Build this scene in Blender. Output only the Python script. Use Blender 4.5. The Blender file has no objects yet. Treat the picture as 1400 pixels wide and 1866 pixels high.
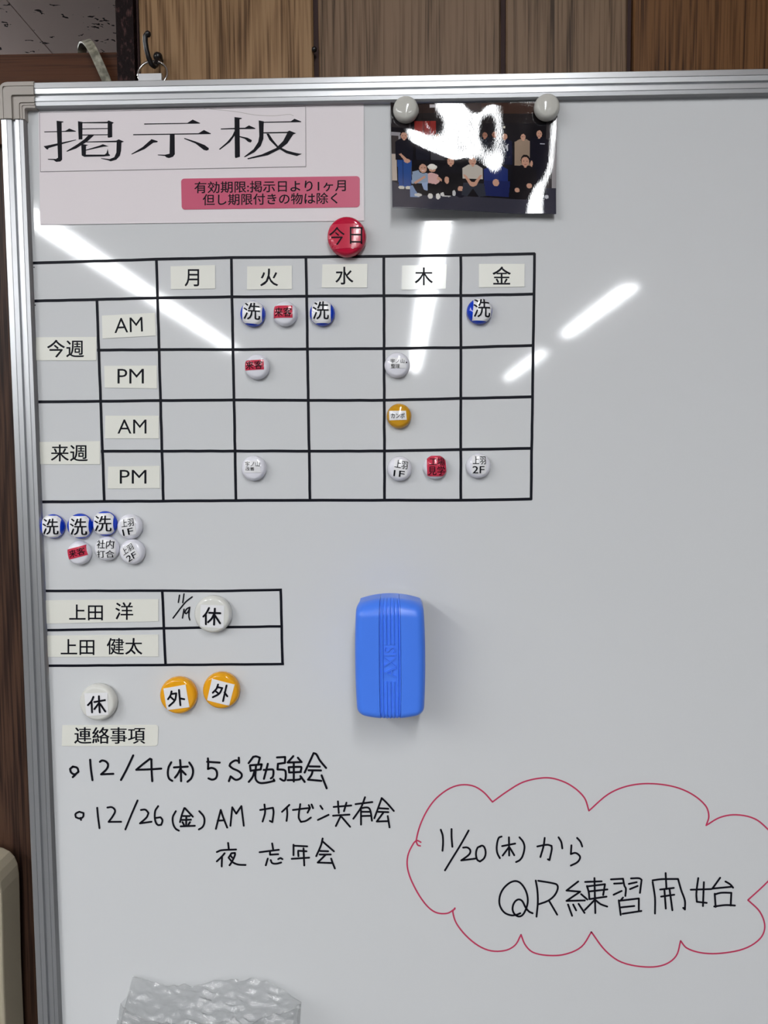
import bpy, bmesh, math, random
from mathutils import Vector, Matrix
random.seed(7)
SC = bpy.context.scene
COL = SC.collection

# ------------------------------------------------------------------ camera
FPX = 1402.0
CAM = Vector((0.0, -0.61, 1.55))
YAW, PITCH, ROLL = math.radians(-1.199), math.radians(-3.925), math.radians(-0.483)
fw = Vector((math.sin(YAW)*math.cos(PITCH), math.cos(YAW)*math.cos(PITCH), math.sin(PITCH)))
rt = Vector((math.cos(YAW), -math.sin(YAW), 0)); up = rt.cross(fw)
rt, up = math.cos(ROLL)*rt + math.sin(ROLL)*up, -math.sin(ROLL)*rt + math.cos(ROLL)*up
cd = bpy.data.cameras.new('camera'); cam = bpy.data.objects.new('camera', cd); COL.objects.link(cam)
cam.matrix_world = Matrix(((rt.x, up.x, -fw.x, CAM.x), (rt.y, up.y, -fw.y, CAM.y), (rt.z, up.z, -fw.z, CAM.z), (0, 0, 0, 1)))
cd.sensor_fit = 'HORIZONTAL'; cd.sensor_width = 36.0; cd.lens = 36.0*FPX/1400; cd.clip_start = 0.01
SC.camera = cam

def at(px, py, y=0.0):
    """place on the upright plane at depth y seen at that spot of the photograph"""
    d = fw + rt*((px-700)/FPX) + up*((933-py)/FPX)
    return CAM + d*((y-CAM.y)/d.y)

# ------------------------------------------------------------------ world, light, exposure
w = bpy.data.worlds.new('world'); SC.world = w; w.use_nodes = True
w.node_tree.nodes['Background'].inputs[0].default_value = (0.55, 0.6, 0.7, 1)
w.node_tree.nodes['Background'].inputs[1].default_value = 0.05
SC.view_settings.view_transform = 'Standard'; SC.view_settings.look = 'None'
SC.view_settings.gamma = 1.0; SC.view_settings.exposure = 0.0
SC.view_settings.use_curve_mapping = False
TUBE_POWER = 49.0
CEIL = 2.45
# fluorescent strips: x, near end y, far end y, words for the label
STRIPS = [(-1.31, -1.00, -3.50, 'left row of ceiling strips, fixture nearest the whiteboard'),
          (-1.31, -3.52, -5.48, 'left row of ceiling strips, fixture farther from the whiteboard'),
          (-2.60, -0.90, -2.90, 'leftmost row of ceiling strips, fixture nearest the whiteboard'),  # row added out of view to strengthen shadows cast to the right
          (-2.60, -2.92, -4.70, 'leftmost row of ceiling strips, fixture farther from the whiteboard'),
          (0.15, -0.95, -2.95, 'middle row of ceiling strips, fixture nearest the whiteboard'),
          (0.15, -2.97, -4.97, 'middle row of ceiling strips, second fixture from the whiteboard'),
          (0.15, -4.99, -7.05, 'middle row of ceiling strips, fixture farthest from the whiteboard'),
          (1.19, -3.43, -4.95, 'right row of ceiling strips, fixture nearest the whiteboard'),
          (1.19, -5.85, -7.95, 'right row of ceiling strips, fixture farther from the whiteboard'),
          (-1.9, 1.45, 0.35, 'recess behind the brown partition, farther from the post'),  # unseen recess pair, added to brighten the ceiling above the partition
          (-1.2, 1.45, 0.35, 'recess behind the brown partition, closer to the post')]

# ------------------------------------------------------------------ materials
def srgb(r, g, b):
    f = lambda c: (c/255/12.92) if c <= 10 else ((c/255+0.055)/1.055)**2.4
    return (f(r), f(g), f(b), 1)
def mat(name, col, rough=0.5, metal=0.0, spec=0.5, coat=0.0, bump=None, stretch=None):
    m = bpy.data.materials.new(name); m.use_nodes = True
    n = m.node_tree.nodes; l = m.node_tree.links; b = n['Principled BSDF']
    b.inputs['Base Color'].default_value = col if len(col) == 4 else (*col, 1)
    b.inputs['Roughness'].default_value = rough; b.inputs['Metallic'].default_value = metal
    b.inputs['Specular IOR Level'].default_value = spec
    b.inputs['Coat Weight'].default_value = coat; b.inputs['Coat Roughness'].default_value = 0.05
    if bump:
        t = n.new('ShaderNodeTexCoord'); nz = n.new('ShaderNodeTexNoise'); nz.inputs['Scale'].default_value = bump[0]
        nz.inputs['Detail'].default_value = 2
        bp = n.new('ShaderNodeBump'); bp.inputs['Strength'].default_value = bump[1]; bp.inputs['Distance'].default_value = bump[2]
        mp = n.new('ShaderNodeMapping'); mp.inputs['Scale'].default_value = stretch or (1, 1, 1); l.new(t.outputs['Object'], mp.inputs[0])
        l.new(mp.outputs[0], nz.inputs['Vector']); l.new(nz.outputs['Fac'], bp.inputs['Height'])
        l.new(bp.outputs['Normal'], b.inputs['Normal'])
    return m
def mottle(m, c1, c2, scale, stretch=(1, 1, 1), lo=0.35, hi=0.65, detail=4):
    n = m.node_tree.nodes; l = m.node_tree.links
    t = n.new('ShaderNodeTexCoord'); mp = n.new('ShaderNodeMapping'); mp.inputs['Scale'].default_value = stretch
    nz = n.new('ShaderNodeTexNoise'); nz.inputs['Scale'].default_value = scale; nz.inputs['Detail'].default_value = detail
    r = n.new('ShaderNodeValToRGB'); r.color_ramp.elements[0].position = lo; r.color_ramp.elements[1].position = hi
    r.color_ramp.elements[0].color = c1; r.color_ramp.elements[1].color = c2
    l.new(t.outputs['Object'], mp.inputs[0]); l.new(mp.outputs[0], nz.inputs['Vector']); l.new(nz.outputs['Fac'], r.inputs[0])
    l.new(r.outputs[0], n['Principled BSDF'].inputs['Base Color'])
    return m
def wood(name, dark, mid, light, horizontal=False, rough=0.45, wave=26.0, island=True, fine=1.0, contrast=1.0):
    m = bpy.data.materials.new(name); m.use_nodes = True
    n = m.node_tree.nodes; l = m.node_tree.links; b = n['Principled BSDF']; b.inputs['Roughness'].default_value = rough; b.inputs['Specular IOR Level'].default_value = 0.15
    t = n.new('ShaderNodeTexCoord'); g = n.new('ShaderNodeNewGeometry')
    off = n.new('ShaderNodeVectorMath'); off.operation = 'MULTIPLY_ADD'
    off.inputs[1].default_value = (7.3, 3.1, 5.7) if island else (0, 0, 0)
    l.new(g.outputs['Random Per Island'], off.inputs[0]); l.new(t.outputs['Object'], off.inputs[2])
    mp = n.new('ShaderNodeMapping')
    mp.inputs['Scale'].default_value = (0.09, 1, 1) if horizontal else (1, 1, 0.09)
    l.new(off.outputs[0], mp.inputs[0])
    # growth rings: bands of a stretched noise field
    big = n.new('ShaderNodeTexNoise'); big.inputs['Scale'].default_value = 7.0; big.inputs['Detail'].default_value = 1.0
    l.new(mp.outputs[0], big.inputs['Vector'])
    mul = n.new('ShaderNodeMath'); mul.operation = 'MULTIPLY'; mul.inputs[1].default_value = wave
    l.new(big.outputs['Fac'], mul.inputs[0])
    sn = n.new('ShaderNodeMath'); sn.operation = 'PINGPONG'; sn.inputs[1].default_value = 0.5
    l.new(mul.outputs[0], sn.inputs[0])
    # pores: very fine streaks along the grain
    mp2 = n.new('ShaderNodeMapping'); mp2.inputs['Scale'].default_value = (0.02, 1, 1) if horizontal else (1, 1, 0.02)
    l.new(off.outputs[0], mp2.inputs[0])
    fin = n.new('ShaderNodeTexNoise'); fin.inputs['Scale'].default_value = 620*fine; fin.inputs['Detail'].default_value = 3
    l.new(mp2.outputs[0], fin.inputs['Vector'])
    med = n.new('ShaderNodeTexNoise'); med.inputs['Scale'].default_value = 110; med.inputs['Detail'].default_value = 2
    l.new(mp2.outputs[0], med.inputs['Vector'])
    a1 = n.new('ShaderNodeMath'); a1.operation = 'MULTIPLY_ADD'; a1.inputs[1].default_value = 0.34*contrast
    l.new(sn.outputs[0], a1.inputs[0]); l.new(fin.outputs['Fac'], a1.inputs[2])
    a2 = n.new('ShaderNodeMath'); a2.operation = 'MULTIPLY_ADD'; a2.inputs[1].default_value = 0.5
    l.new(med.outputs['Fac'], a2.inputs[0]); l.new(a1.outputs[0], a2.inputs[2])
    r = n.new('ShaderNodeValToRGB'); e = r.color_ramp.elements
    e[0].position = 0.58; e[0].color = dark; e[1].position = 0.92; e[1].color = light
    k = e.new(0.75); k.color = mid
    l.new(a2.outputs[0], r.inputs[0])
    if island:
        hs = n.new('ShaderNodeHueSaturation'); mr = n.new('ShaderNodeMapRange')
        mr.inputs['To Min'].default_value = 0.95; mr.inputs['To Max'].default_value = 1.05
        l.new(g.outputs['Random Per Island'], mr.inputs[0]); l.new(mr.outputs[0], hs.inputs['Value'])
        l.new(r.outputs[0], hs.inputs['Color']); l.new(hs.outputs[0], b.inputs['Base Color'])
    else:
        l.new(r.outputs[0], b.inputs['Base Color'])
    bp = n.new('ShaderNodeBump'); bp.inputs['Strength'].default_value = 0.25; bp.inputs['Distance'].default_value = 0.0005
    l.new(a1.outputs[0], bp.inputs['Height']); l.new(bp.outputs[0], b.inputs['Normal'])
    return m

M = {}
M['board'] = mat('whiteboard enamel', (0.675, 0.688, 0.70), 0.05, bump=(700, 0.05, 0.00012))
M['ink'] = mat('black marker ink', srgb(12, 12, 22), 0.5, spec=0.15)
M['redink'] = mat('crimson marker ink', srgb(196, 52, 92), 0.4)
M['tape'] = mat('black line tape', srgb(10, 12, 24), 0.5, spec=0.15)
M['print'] = mat('black print', srgb(10, 10, 20), 0.5, spec=0.12)
M['paper'] = mat('poster paper', srgb(231, 223, 226), 0.6)
M['label'] = mat('cream label', srgb(231, 231, 222), 0.35)
M['glosslabel'] = mat('laminated label', srgb(226, 227, 220), 0.12)
M['sticker'] = mat('white sticker under tape', srgb(238, 238, 240), 0.14)
M['pink'] = mat('crimson sticker', srgb(196, 68, 104), 0.4)
M['redsticker'] = mat('red sticker under tape', srgb(205, 58, 82), 0.12, spec=0.4)
M['whitemag'] = mat('white magnet plastic', srgb(232, 232, 240), 0.07)
M['greymag'] = mat('grey magnet plastic', srgb(200, 199, 192), 0.07)
M['offmag'] = mat('off-white magnet plastic', srgb(222, 222, 216), 0.07)
M['bluemag'] = mat('blue magnet plastic', srgb(18, 62, 196), 0.07)
M['yelmag'] = mat('amber magnet plastic', srgb(236, 166, 30), 0.07)
M['ochremag'] = mat('ochre magnet plastic', srgb(206, 150, 30), 0.07)
M['redmag'] = mat('red magnet plastic', srgb(190, 22, 58), 0.07)
M['eraser'] = mat('blue eraser plastic', srgb(72, 130, 246), 0.33)
M['felt'] = mat('eraser felt', srgb(120, 124, 132), 0.95)
M['alu'] = mat('anodised aluminium', (0.54, 0.55, 0.565), 0.36, metal=0.9)
M['cap'] = mat('taupe corner plastic', srgb(168, 160, 152), 0.4)
M['black'] = mat('black iron', srgb(18, 16, 18), 0.3)
M['steel'] = mat('bright steel', (0.75, 0.74, 0.72), 0.18, metal=1.0)
PLANKS = [wood('olive brown plank', srgb(82, 58, 36), srgb(124, 95, 66), srgb(146, 116, 84), wave=46),
          wood('grey brown plank', srgb(62, 46, 33), srgb(102, 81, 62), srgb(120, 97, 77), wave=46),
          wood('dull brown plank', srgb(56, 41, 29), srgb(98, 78, 60), srgb(118, 96, 76), wave=46),
          wood('orange brown plank', srgb(46, 26, 10), srgb(86, 56, 30), srgb(108, 74, 44), wave=46)]
M['groove'] = mat('dark plank groove', srgb(52, 24, 22), 0.7)
M['alcovewood'] = wood('brown grained panel', srgb(36, 25, 23), srgb(56, 40, 33), srgb(78, 56, 44), island=False, wave=60, rough=0.4)
M['railwood'] = wood('stained brown rail', srgb(36, 16, 8), srgb(62, 33, 17), srgb(80, 46, 26), horizontal=True, island=False, wave=22)
M['post'] = mottle(mat('dark rough post', srgb(50, 20, 20), 0.55, spec=0.1, bump=(700, 0.6, 0.001)), srgb(20, 8, 9), srgb(84, 58, 56), 420, (1, 1, 0.5), 0.55, 0.78)
M['strap'] = mottle(mat('weathered grey strap', srgb(120, 120, 105), 0.6), srgb(98, 95, 80), srgb(170, 166, 148), 160)
M['beige'] = mat('beige casing', srgb(206, 196, 172), 0.45)
M['offwhite'] = mat('off-white edge', srgb(232, 228, 214), 0.45)
M['wallpaint'] = mat('room wall paint', (0.12, 0.118, 0.114), 0.8)
M['carpet'] = mat('grey floor', (0.11, 0.11, 0.112), 0.7)
M['housing'] = mat('white lamp housing', (0.8, 0.8, 0.8), 0.4)

def emit(name, col, s):
    m = bpy.data.materials.new(name); m.use_nodes = True; n = m.node_tree.nodes; n.clear()
    e = n.new('ShaderNodeEmission'); o = n.new('ShaderNodeOutputMaterial'); e.inputs[0].default_value = (*col, 1); e.inputs[1].default_value = s
    m.node_tree.links.new(e.outputs[0], o.inputs[0]); return m
M['tube'] = emit('fluorescent diffuser', (0.965, 0.985, 1.0), TUBE_POWER)

def ceiling_mat():
    m = mat('fissured ceiling board', srgb(232, 214, 208), 0.9, spec=0.1)
    n = m.node_tree.nodes; l = m.node_tree.links; b = n['Principled BSDF']
    t = n.new('ShaderNodeTexCoord')
    wp = n.new('ShaderNodeTexNoise'); wp.inputs['Scale'].default_value = 55; l.new(t.outputs['Object'], wp.inputs['Vector'])
    mx = n.new('ShaderNodeVectorMath'); mx.operation = 'MULTIPLY_ADD'; mx.inputs[1].default_value = (0.05, 0.05, 0.0)
    l.new(wp.outputs['Color'], mx.inputs[0]); l.new(t.outputs['Object'], mx.inputs[2])
    mp = n.new('ShaderNodeMapping'); mp.inputs['Rotation'].default_value = (0, 0, 0.6); mp.inputs['Scale'].default_value = (26, 60, 1)
    l.new(mx.outputs[0], mp.inputs[0])
    v = n.new('ShaderNodeTexVoronoi'); v.inputs['Scale'].default_value = 1.0; l.new(mp.outputs[0], v.inputs['Vector'])
    nz = n.new('ShaderNodeTexNoise'); nz.inputs['Scale'].default_value = 60; l.new(t.outputs['Object'], nz.inputs['Vector'])
    th = n.new('ShaderNodeMapRange'); th.inputs['From Min'].default_value = 0.36; th.inputs['From Max'].default_value = 0.60
    th.inputs['To Min'].default_value = 0.0; th.inputs['To Max'].default_value = 0.27
    l.new(nz.outputs['Fac'], th.inputs[0])
    lt = n.new('ShaderNodeMath'); lt.operation = 'LESS_THAN'; l.new(v.outputs['Distance'], lt.inputs[0]); l.new(th.outputs[0], lt.inputs[1])
    mc = n.new('ShaderNodeMix'); mc.data_type = 'RGBA'
    mc.inputs[6].default_value = srgb(232, 214, 208); mc.inputs[7].default_value = srgb(70, 62, 62)
    l.new(lt.outputs[0], mc.inputs[0]); l.new(mc.outputs[2], b.inputs['Base Color'])
    return m
M['ceiling'] = ceiling_mat()

# ------------------------------------------------------------------ object helpers
ORG = {}
def new_obj(name, data, parent=None, origin=None):
    o = bpy.data.objects.new(name, data); COL.objects.link(o)
    if parent is not None:
        o.parent = parent; ORG[o.name] = ORG[parent.name]
    else:
        o.location = origin; ORG[o.name] = Vector(origin)
    return o
def tag(o, label, cat, group=None):
    o['label'] = label; o['category'] = cat
    if group: o['group'] = group
    return o
def thing(name, label, cat, loc, group=None):
    return tag(new_obj(name, None, None, loc), label, cat, group)
def mesh(name, verts, faces, m, parent=None, origin=None, smooth=False, label=None):
    """verts are world places"""
    if parent is not None: org = ORG[parent.name]
    else:
        if origin is None:
            origin = sum((Vector(v) for v in verts), Vector())/len(verts)
        org = Vector(origin)
    me = bpy.data.meshes.new(name)
    me.from_pydata([tuple(Vector(v)-org) for v in verts], [], faces)
    me.materials.append(m); me.update()
    bm = bmesh.new(); bm.from_mesh(me); bmesh.ops.recalc_face_normals(bm, faces=bm.faces[:]); bm.to_mesh(me); bm.free()
    if smooth:
        for p in me.polygons: p.use_smooth = True
    o = new_obj(name, me, parent, org)
    if label: o['label'] = label
    return o
class Geo:
    def __init__(s): s.v = []; s.f = []
    def add(s, v, f):
        k = len(s.v); s.v += [Vector(x) for x in v]; s.f += [tuple(i+k for i in q) for q in f]
    def box(s, a, b):
        x0, y0, z0 = a; x1, y1, z1 = b
        s.add([(x0,y0,z0),(x1,y0,z0),(x1,y1,z0),(x0,y1,z0),(x0,y0,z1),(x1,y0,z1),(x1,y1,z1),(x0,y1,z1)],
              [(0,3,2,1),(4,5,6,7),(0,1,5,4),(1,2,6,5),(2,3,7,6),(3,0,4,7)])
    def prism(s, front, back):
        n = len(front)
        s.add(list(front)+list(back), [tuple(range(n)), tuple(range(2*n-1, n-1, -1))]+[(i, i+n, (i+1) % n+n, (i+1) % n) for i in range(n)])
    def tube(s, pts, rad, seg=10, close=False):
        pts = [Vector(p) for p in pts]; n = len(pts)
        rads = rad if isinstance(rad, (list, tuple)) else [rad]*n
        rings = []
        nrm = None
        for i, p in enumerate(pts):
            a = pts[(i-1) % n] if (close or i > 0) else p; c = pts[(i+1) % n] if (close or i < n-1) else p
            t = (c-a).normalized()
            if nrm is None:
                nrm = t.orthogonal().normalized()
            nrm = (nrm - t*nrm.dot(t)).normalized(); bi = t.cross(nrm)
            rings.append([p+(nrm*math.cos(2*math.pi*k/seg)+bi*math.sin(2*math.pi*k/seg))*rads[i] for k in range(seg)])
        v = [x for r in rings for x in r]; f = []
        for i in range(n if close else n-1):
            for k in range(seg):
                j = (i+1) % n
                f.append((i*seg+k, i*seg+(k+1) % seg, j*seg+(k+1) % seg, j*seg+k))
        if not close: f += [tuple(range(seg-1, -1, -1)), tuple((n-1)*seg+k for k in range(seg))]
        s.add(v, f)
    def ball(s, c, r, seg=16, rg=10):
        v = []; f = []
        for i in range(rg+1):
            th = math.pi*i/rg
            for k in range(seg):
                ph = 2*math.pi*k/seg
                v.append(Vector(c)+Vector((math.sin(th)*math.cos(ph), math.sin(th)*math.sin(ph), math.cos(th)))*r)
        for i in range(rg):
            for k in range(seg): f.append((i*seg+k, i*seg+(k+1) % seg, (i+1)*seg+(k+1) % seg, (i+1)*seg+k))
        s.add(v, f)
    def obj(s, name, m, parent=None, origin=None, smooth=False, label=None):
        return mesh(name, s.v, s.f, m, parent, origin, smooth, label)
def struct(o): o['kind'] = 'structure'; return o

# ------------------------------------------------------------------ lettering
_txt = {}
def text_geo(s, mincho=0.0, bold=0.0):
    """outline of printed lettering, scaled to a unit box"""
    key = (s, mincho, bold)
    if key in _txt: return _txt[key]
    c = bpy.data.curves.new('t', 'FONT'); c.body = s; c.resolution_u = 3
    o = bpy.data.objects.new('t', c); COL.objects.link(o)
    dg = bpy.context.evaluated_depsgraph_get(); dg.update()
    me = o.evaluated_get(dg).to_mesh()
    v = [[q.co.x, q.co.y] for q in me.vertices]; f = [tuple(p.vertices) for p in me.polygons]
    o.evaluated_get(dg).to_mesh_clear()
    bpy.data.objects.remove(o); bpy.data.curves.remove(c)
    if mincho or bold:
        cnt = {}
        for q in f:
            a = sum(v[q[i]][0]*v[q[(i+1) % len(q)]][1]-v[q[(i+1) % len(q)]][0]*v[q[i]][1] for i in range(len(q)))
            qq = q if a > 0 else q[::-1]
            for i in range(len(qq)): cnt[(qq[i], qq[(i+1) % len(qq)])] = 1
        nx = [[0.0, 0.0] for _ in v]
        for (a, b) in cnt:
            if (b, a) in cnt: continue
            dx, dy = v[b][0]-v[a][0], v[b][1]-v[a][1]; L = math.hypot(dx, dy) or 1
            for i in (a, b): nx[i][0] += dy/L; nx[i][1] += -dx/L
        for i, q in enumerate(nx):
            L = math.hypot(*q)
            if L > 1e-6:
                v[i][1] -= q[1]/L*mincho; v[i][0] += q[0]/L*bold; v[i][1] += q[1]/L*bold
    x0 = min(q[0] for q in v); x1 = max(q[0] for q in v); y0 = min(q[1] for q in v); y1 = max(q[1] for q in v)
    v = [((q[0]-x0)/(x1-x0), (q[1]-y0)/(y1-y0)) for q in v]
    _txt[key] = (v, f); return _txt[key]
def quad(r):
    """(x0,y0,x1,y1) or four corners TL TR BR BL"""
    if len(r) == 4 and not isinstance(r[0], (tuple, list)):
        x0, y0, x1, y1 = r; return [(x0, y0), (x1, y0), (x1, y1), (x0, y1)]
    return r
def bil(q, u, v):
    (a, b, c, d) = q
    return tuple((a[i]*(1-u)+b[i]*u)*v+(d[i]*(1-u)+c[i]*u)*(1-v) for i in (0, 1))
def letters(lines, y, style=(0, 0)):
    """lines: [(text, quad)]; returns Geo on the plane y"""
    g = Geo()
    for s, r in lines:
        v, f = text_geo(s, *style); q = quad(r)
        g.add([at(*bil(q, a, b), y) for a, b in v], f)
    return g
def smooth_path(p, n=5):
    if len(p) < 3: return list(p)
    out = [p[0]]
    ang = [0]*len(p)
    for i in range(1, len(p)-1):
        a = Vector((p[i][0]-p[i-1][0], p[i][1]-p[i-1][1])); b = Vector((p[i+1][0]-p[i][0], p[i+1][1]-p[i][1]))
        ang[i] = a.angle(b) if a.length and b.length else 9
    tan = []
    for i in range(len(p)):
        if 0 < i < len(p)-1 and ang[i] < 1.15: tan.append(((p[i+1][0]-p[i-1][0])/2, (p[i+1][1]-p[i-1][1])/2))
        else: tan.append(None)
    for i in range(len(p)-1):
        a, b = p[i], p[i+1]; L = math.hypot(b[0]-a[0], b[1]-a[1])
        def fit(t):
            if t is None: return (b[0]-a[0], b[1]-a[1])
            l = math.hypot(*t) or 1; return (t[0]/l*L, t[1]/l*L)
        m0, m1 = fit(tan[i]), fit(tan[i+1])
        for k in range(1, n+1):
            t = k/n; h = (2*t**3-3*t*t+1, t**3-2*t*t+t, -2*t**3+3*t*t, t**3-t*t)
            out.append(tuple(h[0]*a[j]+h[1]*m0[j]+h[2]*b[j]+h[3]*m1[j] for j in (0, 1)))
    return out
def ribbon(g, pts, wid, place, caps=True):
    """a pen line of width wid (same units as pts) mapped to 3-D by place(x, y)"""
    n = len(pts); L = []; R = []
    for i, p in enumerate(pts):
        a = pts[max(i-1, 0)]; b = pts[min(i+1, n-1)]
        if 0 < i < n-1:
            d1 = Vector((p[0]-a[0], p[1]-a[1])); d2 = Vector((b[0]-p[0], b[1]-p[1]))
            if d1.length and d2.length and d1.angle(d2) > 1.15:
                ribbon(g, pts[:i+1], wid, place); ribbon(g, pts[i:], wid, place); return
        dx, dy = b[0]-a[0], b[1]-a[1]; l = math.hypot(dx, dy) or 1
        nx, ny = -dy/l*wid/2, dx/l*wid/2
        L.append((p[0]+nx, p[1]+ny)); R.append((p[0]-nx, p[1]-ny))
    def cap(c, d):
        a0 = math.atan2(d[1], d[0])
        return [(c[0]+math.cos(a0+s)*wid/2, c[1]+math.sin(a0+s)*wid/2) for s in (1.05, 0.5, 0, -0.5, -1.05)]
    d0 = (pts[0][0]-pts[1][0], pts[0][1]-pts[1][1]); d1 = (pts[-1][0]-pts[-2][0], pts[-1][1]-pts[-2][1])
    v = []; f = []
    for a, b in zip(L, R): v += [a, b]
    for i in range(n-1): f.append((2*i, 2*i+1, 2*i+3, 2*i+2))
    if caps:
        k = len(v); v += cap(pts[-1], d1); f.append((2*n-2, 2*n-1, k+4, k+3, k+2, k+1, k) if False else (2*n-1, 2*n-2, k, k+1, k+2, k+3, k+4))
        k = len(v); v += cap(pts[0], d0); f.append((0, 1, k, k+1, k+2, k+3, k+4))
    g.add([place(*p) for p in v], f)
def strokes(lst, origin, scale, wid, y=-0.0003):
    """hand-drawn strokes noted in a crop of the photograph"""
    g = Geo(); ox, oy = origin
    for j, s in enumerate(lst):
        p = smooth_path([(ox+a/scale, oy+b/scale) for a, b in s])
        yy = y-0.000004*j
        ribbon(g, p, wid, lambda a, b: at(a, b, yy))
    return g
def polys(lst, origin, scale, y):
    g = Geo(); ox, oy = origin
    for j, p in enumerate(lst):
        bm = bmesh.new()
        vs = [bm.verts.new(at(ox+a/scale, oy+b/scale, y-0.000006*j)) for a, b in p]
        face = bm.faces.new(vs); bm.normal_update()
        r = bmesh.ops.triangulate(bm, faces=[face], ngon_method='EAR_CLIP')
        bm.verts.index_update()
        g.add([v.co.copy() for v in bm.verts], [tuple(v.index for v in q.verts) for q in bm.faces])
        bm.free()
    return g

# ------------------------------------------------------------------ room shell
WALL_Y = 0.022          # face of the plank wall behind the whiteboard
def slab(name, a, b, m):
    g = Geo(); g.box(a, b); return struct(g.obj(name, m))
slab('floor', (-3.6, -9.0, -0.05), (3.0, 1.6, 0.0), M['carpet'])
slab('wall_left', (-3.65, -9.0, 0), (-3.6, 1.6, CEIL), M['wallpaint'])
slab('wall_right', (3.0, -9.0, 0), (3.05, 1.6, CEIL), M['wallpaint'])
slab('wall_front', (-3.6, -9.05, 0), (3.0, -9.0, CEIL), M['wallpaint'])
slab('wall_recess', (-3.6, 1.6, 0), (3.0, 1.65, CEIL), M['wallpaint'])
# ceiling boards with narrow open joints running away from the whiteboard
xj = at(95, 97, WALL_Y).x; k = (at(95, 97, 1).z-CAM.z)/(at(95, 97, 1).y-CAM.y)
jx = CAM.x+(at(95, 97, 1).x-CAM.x)/(at(95, 97, 1).z-CAM.z)*(CEIL-CAM.z)
g = Geo()
xs = sorted([jx+0.91*i for i in range(-4, 7) if -3.6 < jx+0.91*i < 3]+[-3.6, 3.0])
for a, b in zip(xs, xs[1:]):
    for y0 in (-9.0, -7.2, -5.4, -3.6, -1.8, 0.0):
        y1 = min(y0+1.8, 1.6) if y0 < 0 else 1.6
        g.box((a+0.0012, y0+0.0012, CEIL), (b-0.0012, y1-0.0012, CEIL+0.02))
g.box((-3.6, -9, CEIL+0.019), (3, 1.6, CEIL+0.03))
struct(g.obj('ceiling', M['ceiling']))
# plank wall
xp = [at(249, 70, WALL_Y).x]+[at(p, 70, WALL_Y).x for p in (575.5, 918, 1149)]
xp += [xp[-1]+0.15, xp[-1]+0.29, xp[-1]+0.40, xp[-1]+0.55]
while xp[-1] < 2.9: xp.append(xp[-1]+0.15)
xp[-1] = 3.0
g = Geo()
gw = 0.0021
for a, b in zip(xp, xp[1:]):
    a2, b2 = a+gw, b-gw; ch = 0.0012
    g.prism([(a2+ch, WALL_Y, 0), (b2-ch, WALL_Y, 0), (b2, WALL_Y+ch, 0), (b2, WALL_Y+0.012, 0), (a2, WALL_Y+0.012, 0), (a2, WALL_Y+ch, 0)],
            [(a2+ch, WALL_Y, CEIL), (b2-ch, WALL_Y, CEIL), (b2, WALL_Y+ch, CEIL), (b2, WALL_Y+0.012, CEIL), (a2, WALL_Y+0.012, CEIL), (a2, WALL_Y+ch, CEIL)])
wb = struct(g.obj('wall_back', PLANKS[0]))
for m_ in PLANKS[1:]: wb.data.materials.append(m_)
for q in wb.data.polygons:
    xc = ORG[wb.name].x+q.center.x; q.material_index = min(sum(xc > e for e in xp[1:-1]), 3) if xc < xp[4] else (sum(xc > e for e in xp[1:-1])*5) % 4
g = Geo(); g.box((xp[0], WALL_Y+0.006, 0), (3.0, WALL_Y+0.06, CEIL)); struct(g.obj('trim_1', M['groove']))
# dark corner post at the end of the plank wall
x0, x1 = at(212, 70, WALL_Y-0.004).x, at(244, 70, WALL_Y-0.004).x
g = Geo(); g.box((x0, WALL_Y-0.004, 0), (x1, WALL_Y+0.06, CEIL)); post = struct(g.obj('trim_2', M['post']))
g = Geo(); g.box((x1, WALL_Y+0.004, 0), (xp[0]+0.0005, WALL_Y+0.06, CEIL)); struct(g.obj('trim_3', M['groove']))
# low partition left of the post: grained panel under a horizontal rail
PY = 0.06
zr = at(100, 97.5, PY).z; zb = at(30, 262, PY).z
g = Geo(); g.box((-1.6, PY, zb), (x0, PY+0.035, zr)); struct(g.obj('trim_4', M['railwood']))
g = Geo(); g.box((-1.6, PY+0.006, 0), (x0, PY+0.03, zb)); struct(g.obj('wall_alcove', M['alcovewood']))

# ------------------------------------------------------------------ ceiling lights
for x, y0, y1, words in STRIPS:
    t = thing('ceiling_light', 'white fluorescent strip light in the '+words, 'ceiling light', (x, (y0+y1)/2, CEIL), 'fluorescent strips on the ceiling')
    g = Geo(); g.box((x-0.075, y1, CEIL-0.022), (x+0.075, y0, CEIL)); g.obj('lamp_housing', M['housing'], t)
    g = Geo(); d = 0.043
    sec = [(-d, -0.022), (-d, -0.030), (-d*0.8, -0.038), (0, -0.041), (d*0.8, -0.038), (d, -0.030), (d, -0.022)]
    g.prism([(x+a, y0-0.01, CEIL+b) for a, b in sec], [(x+a, y1+0.01, CEIL+b) for a, b in sec]); g.obj('light_diffuser', M['tube'], t)

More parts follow.
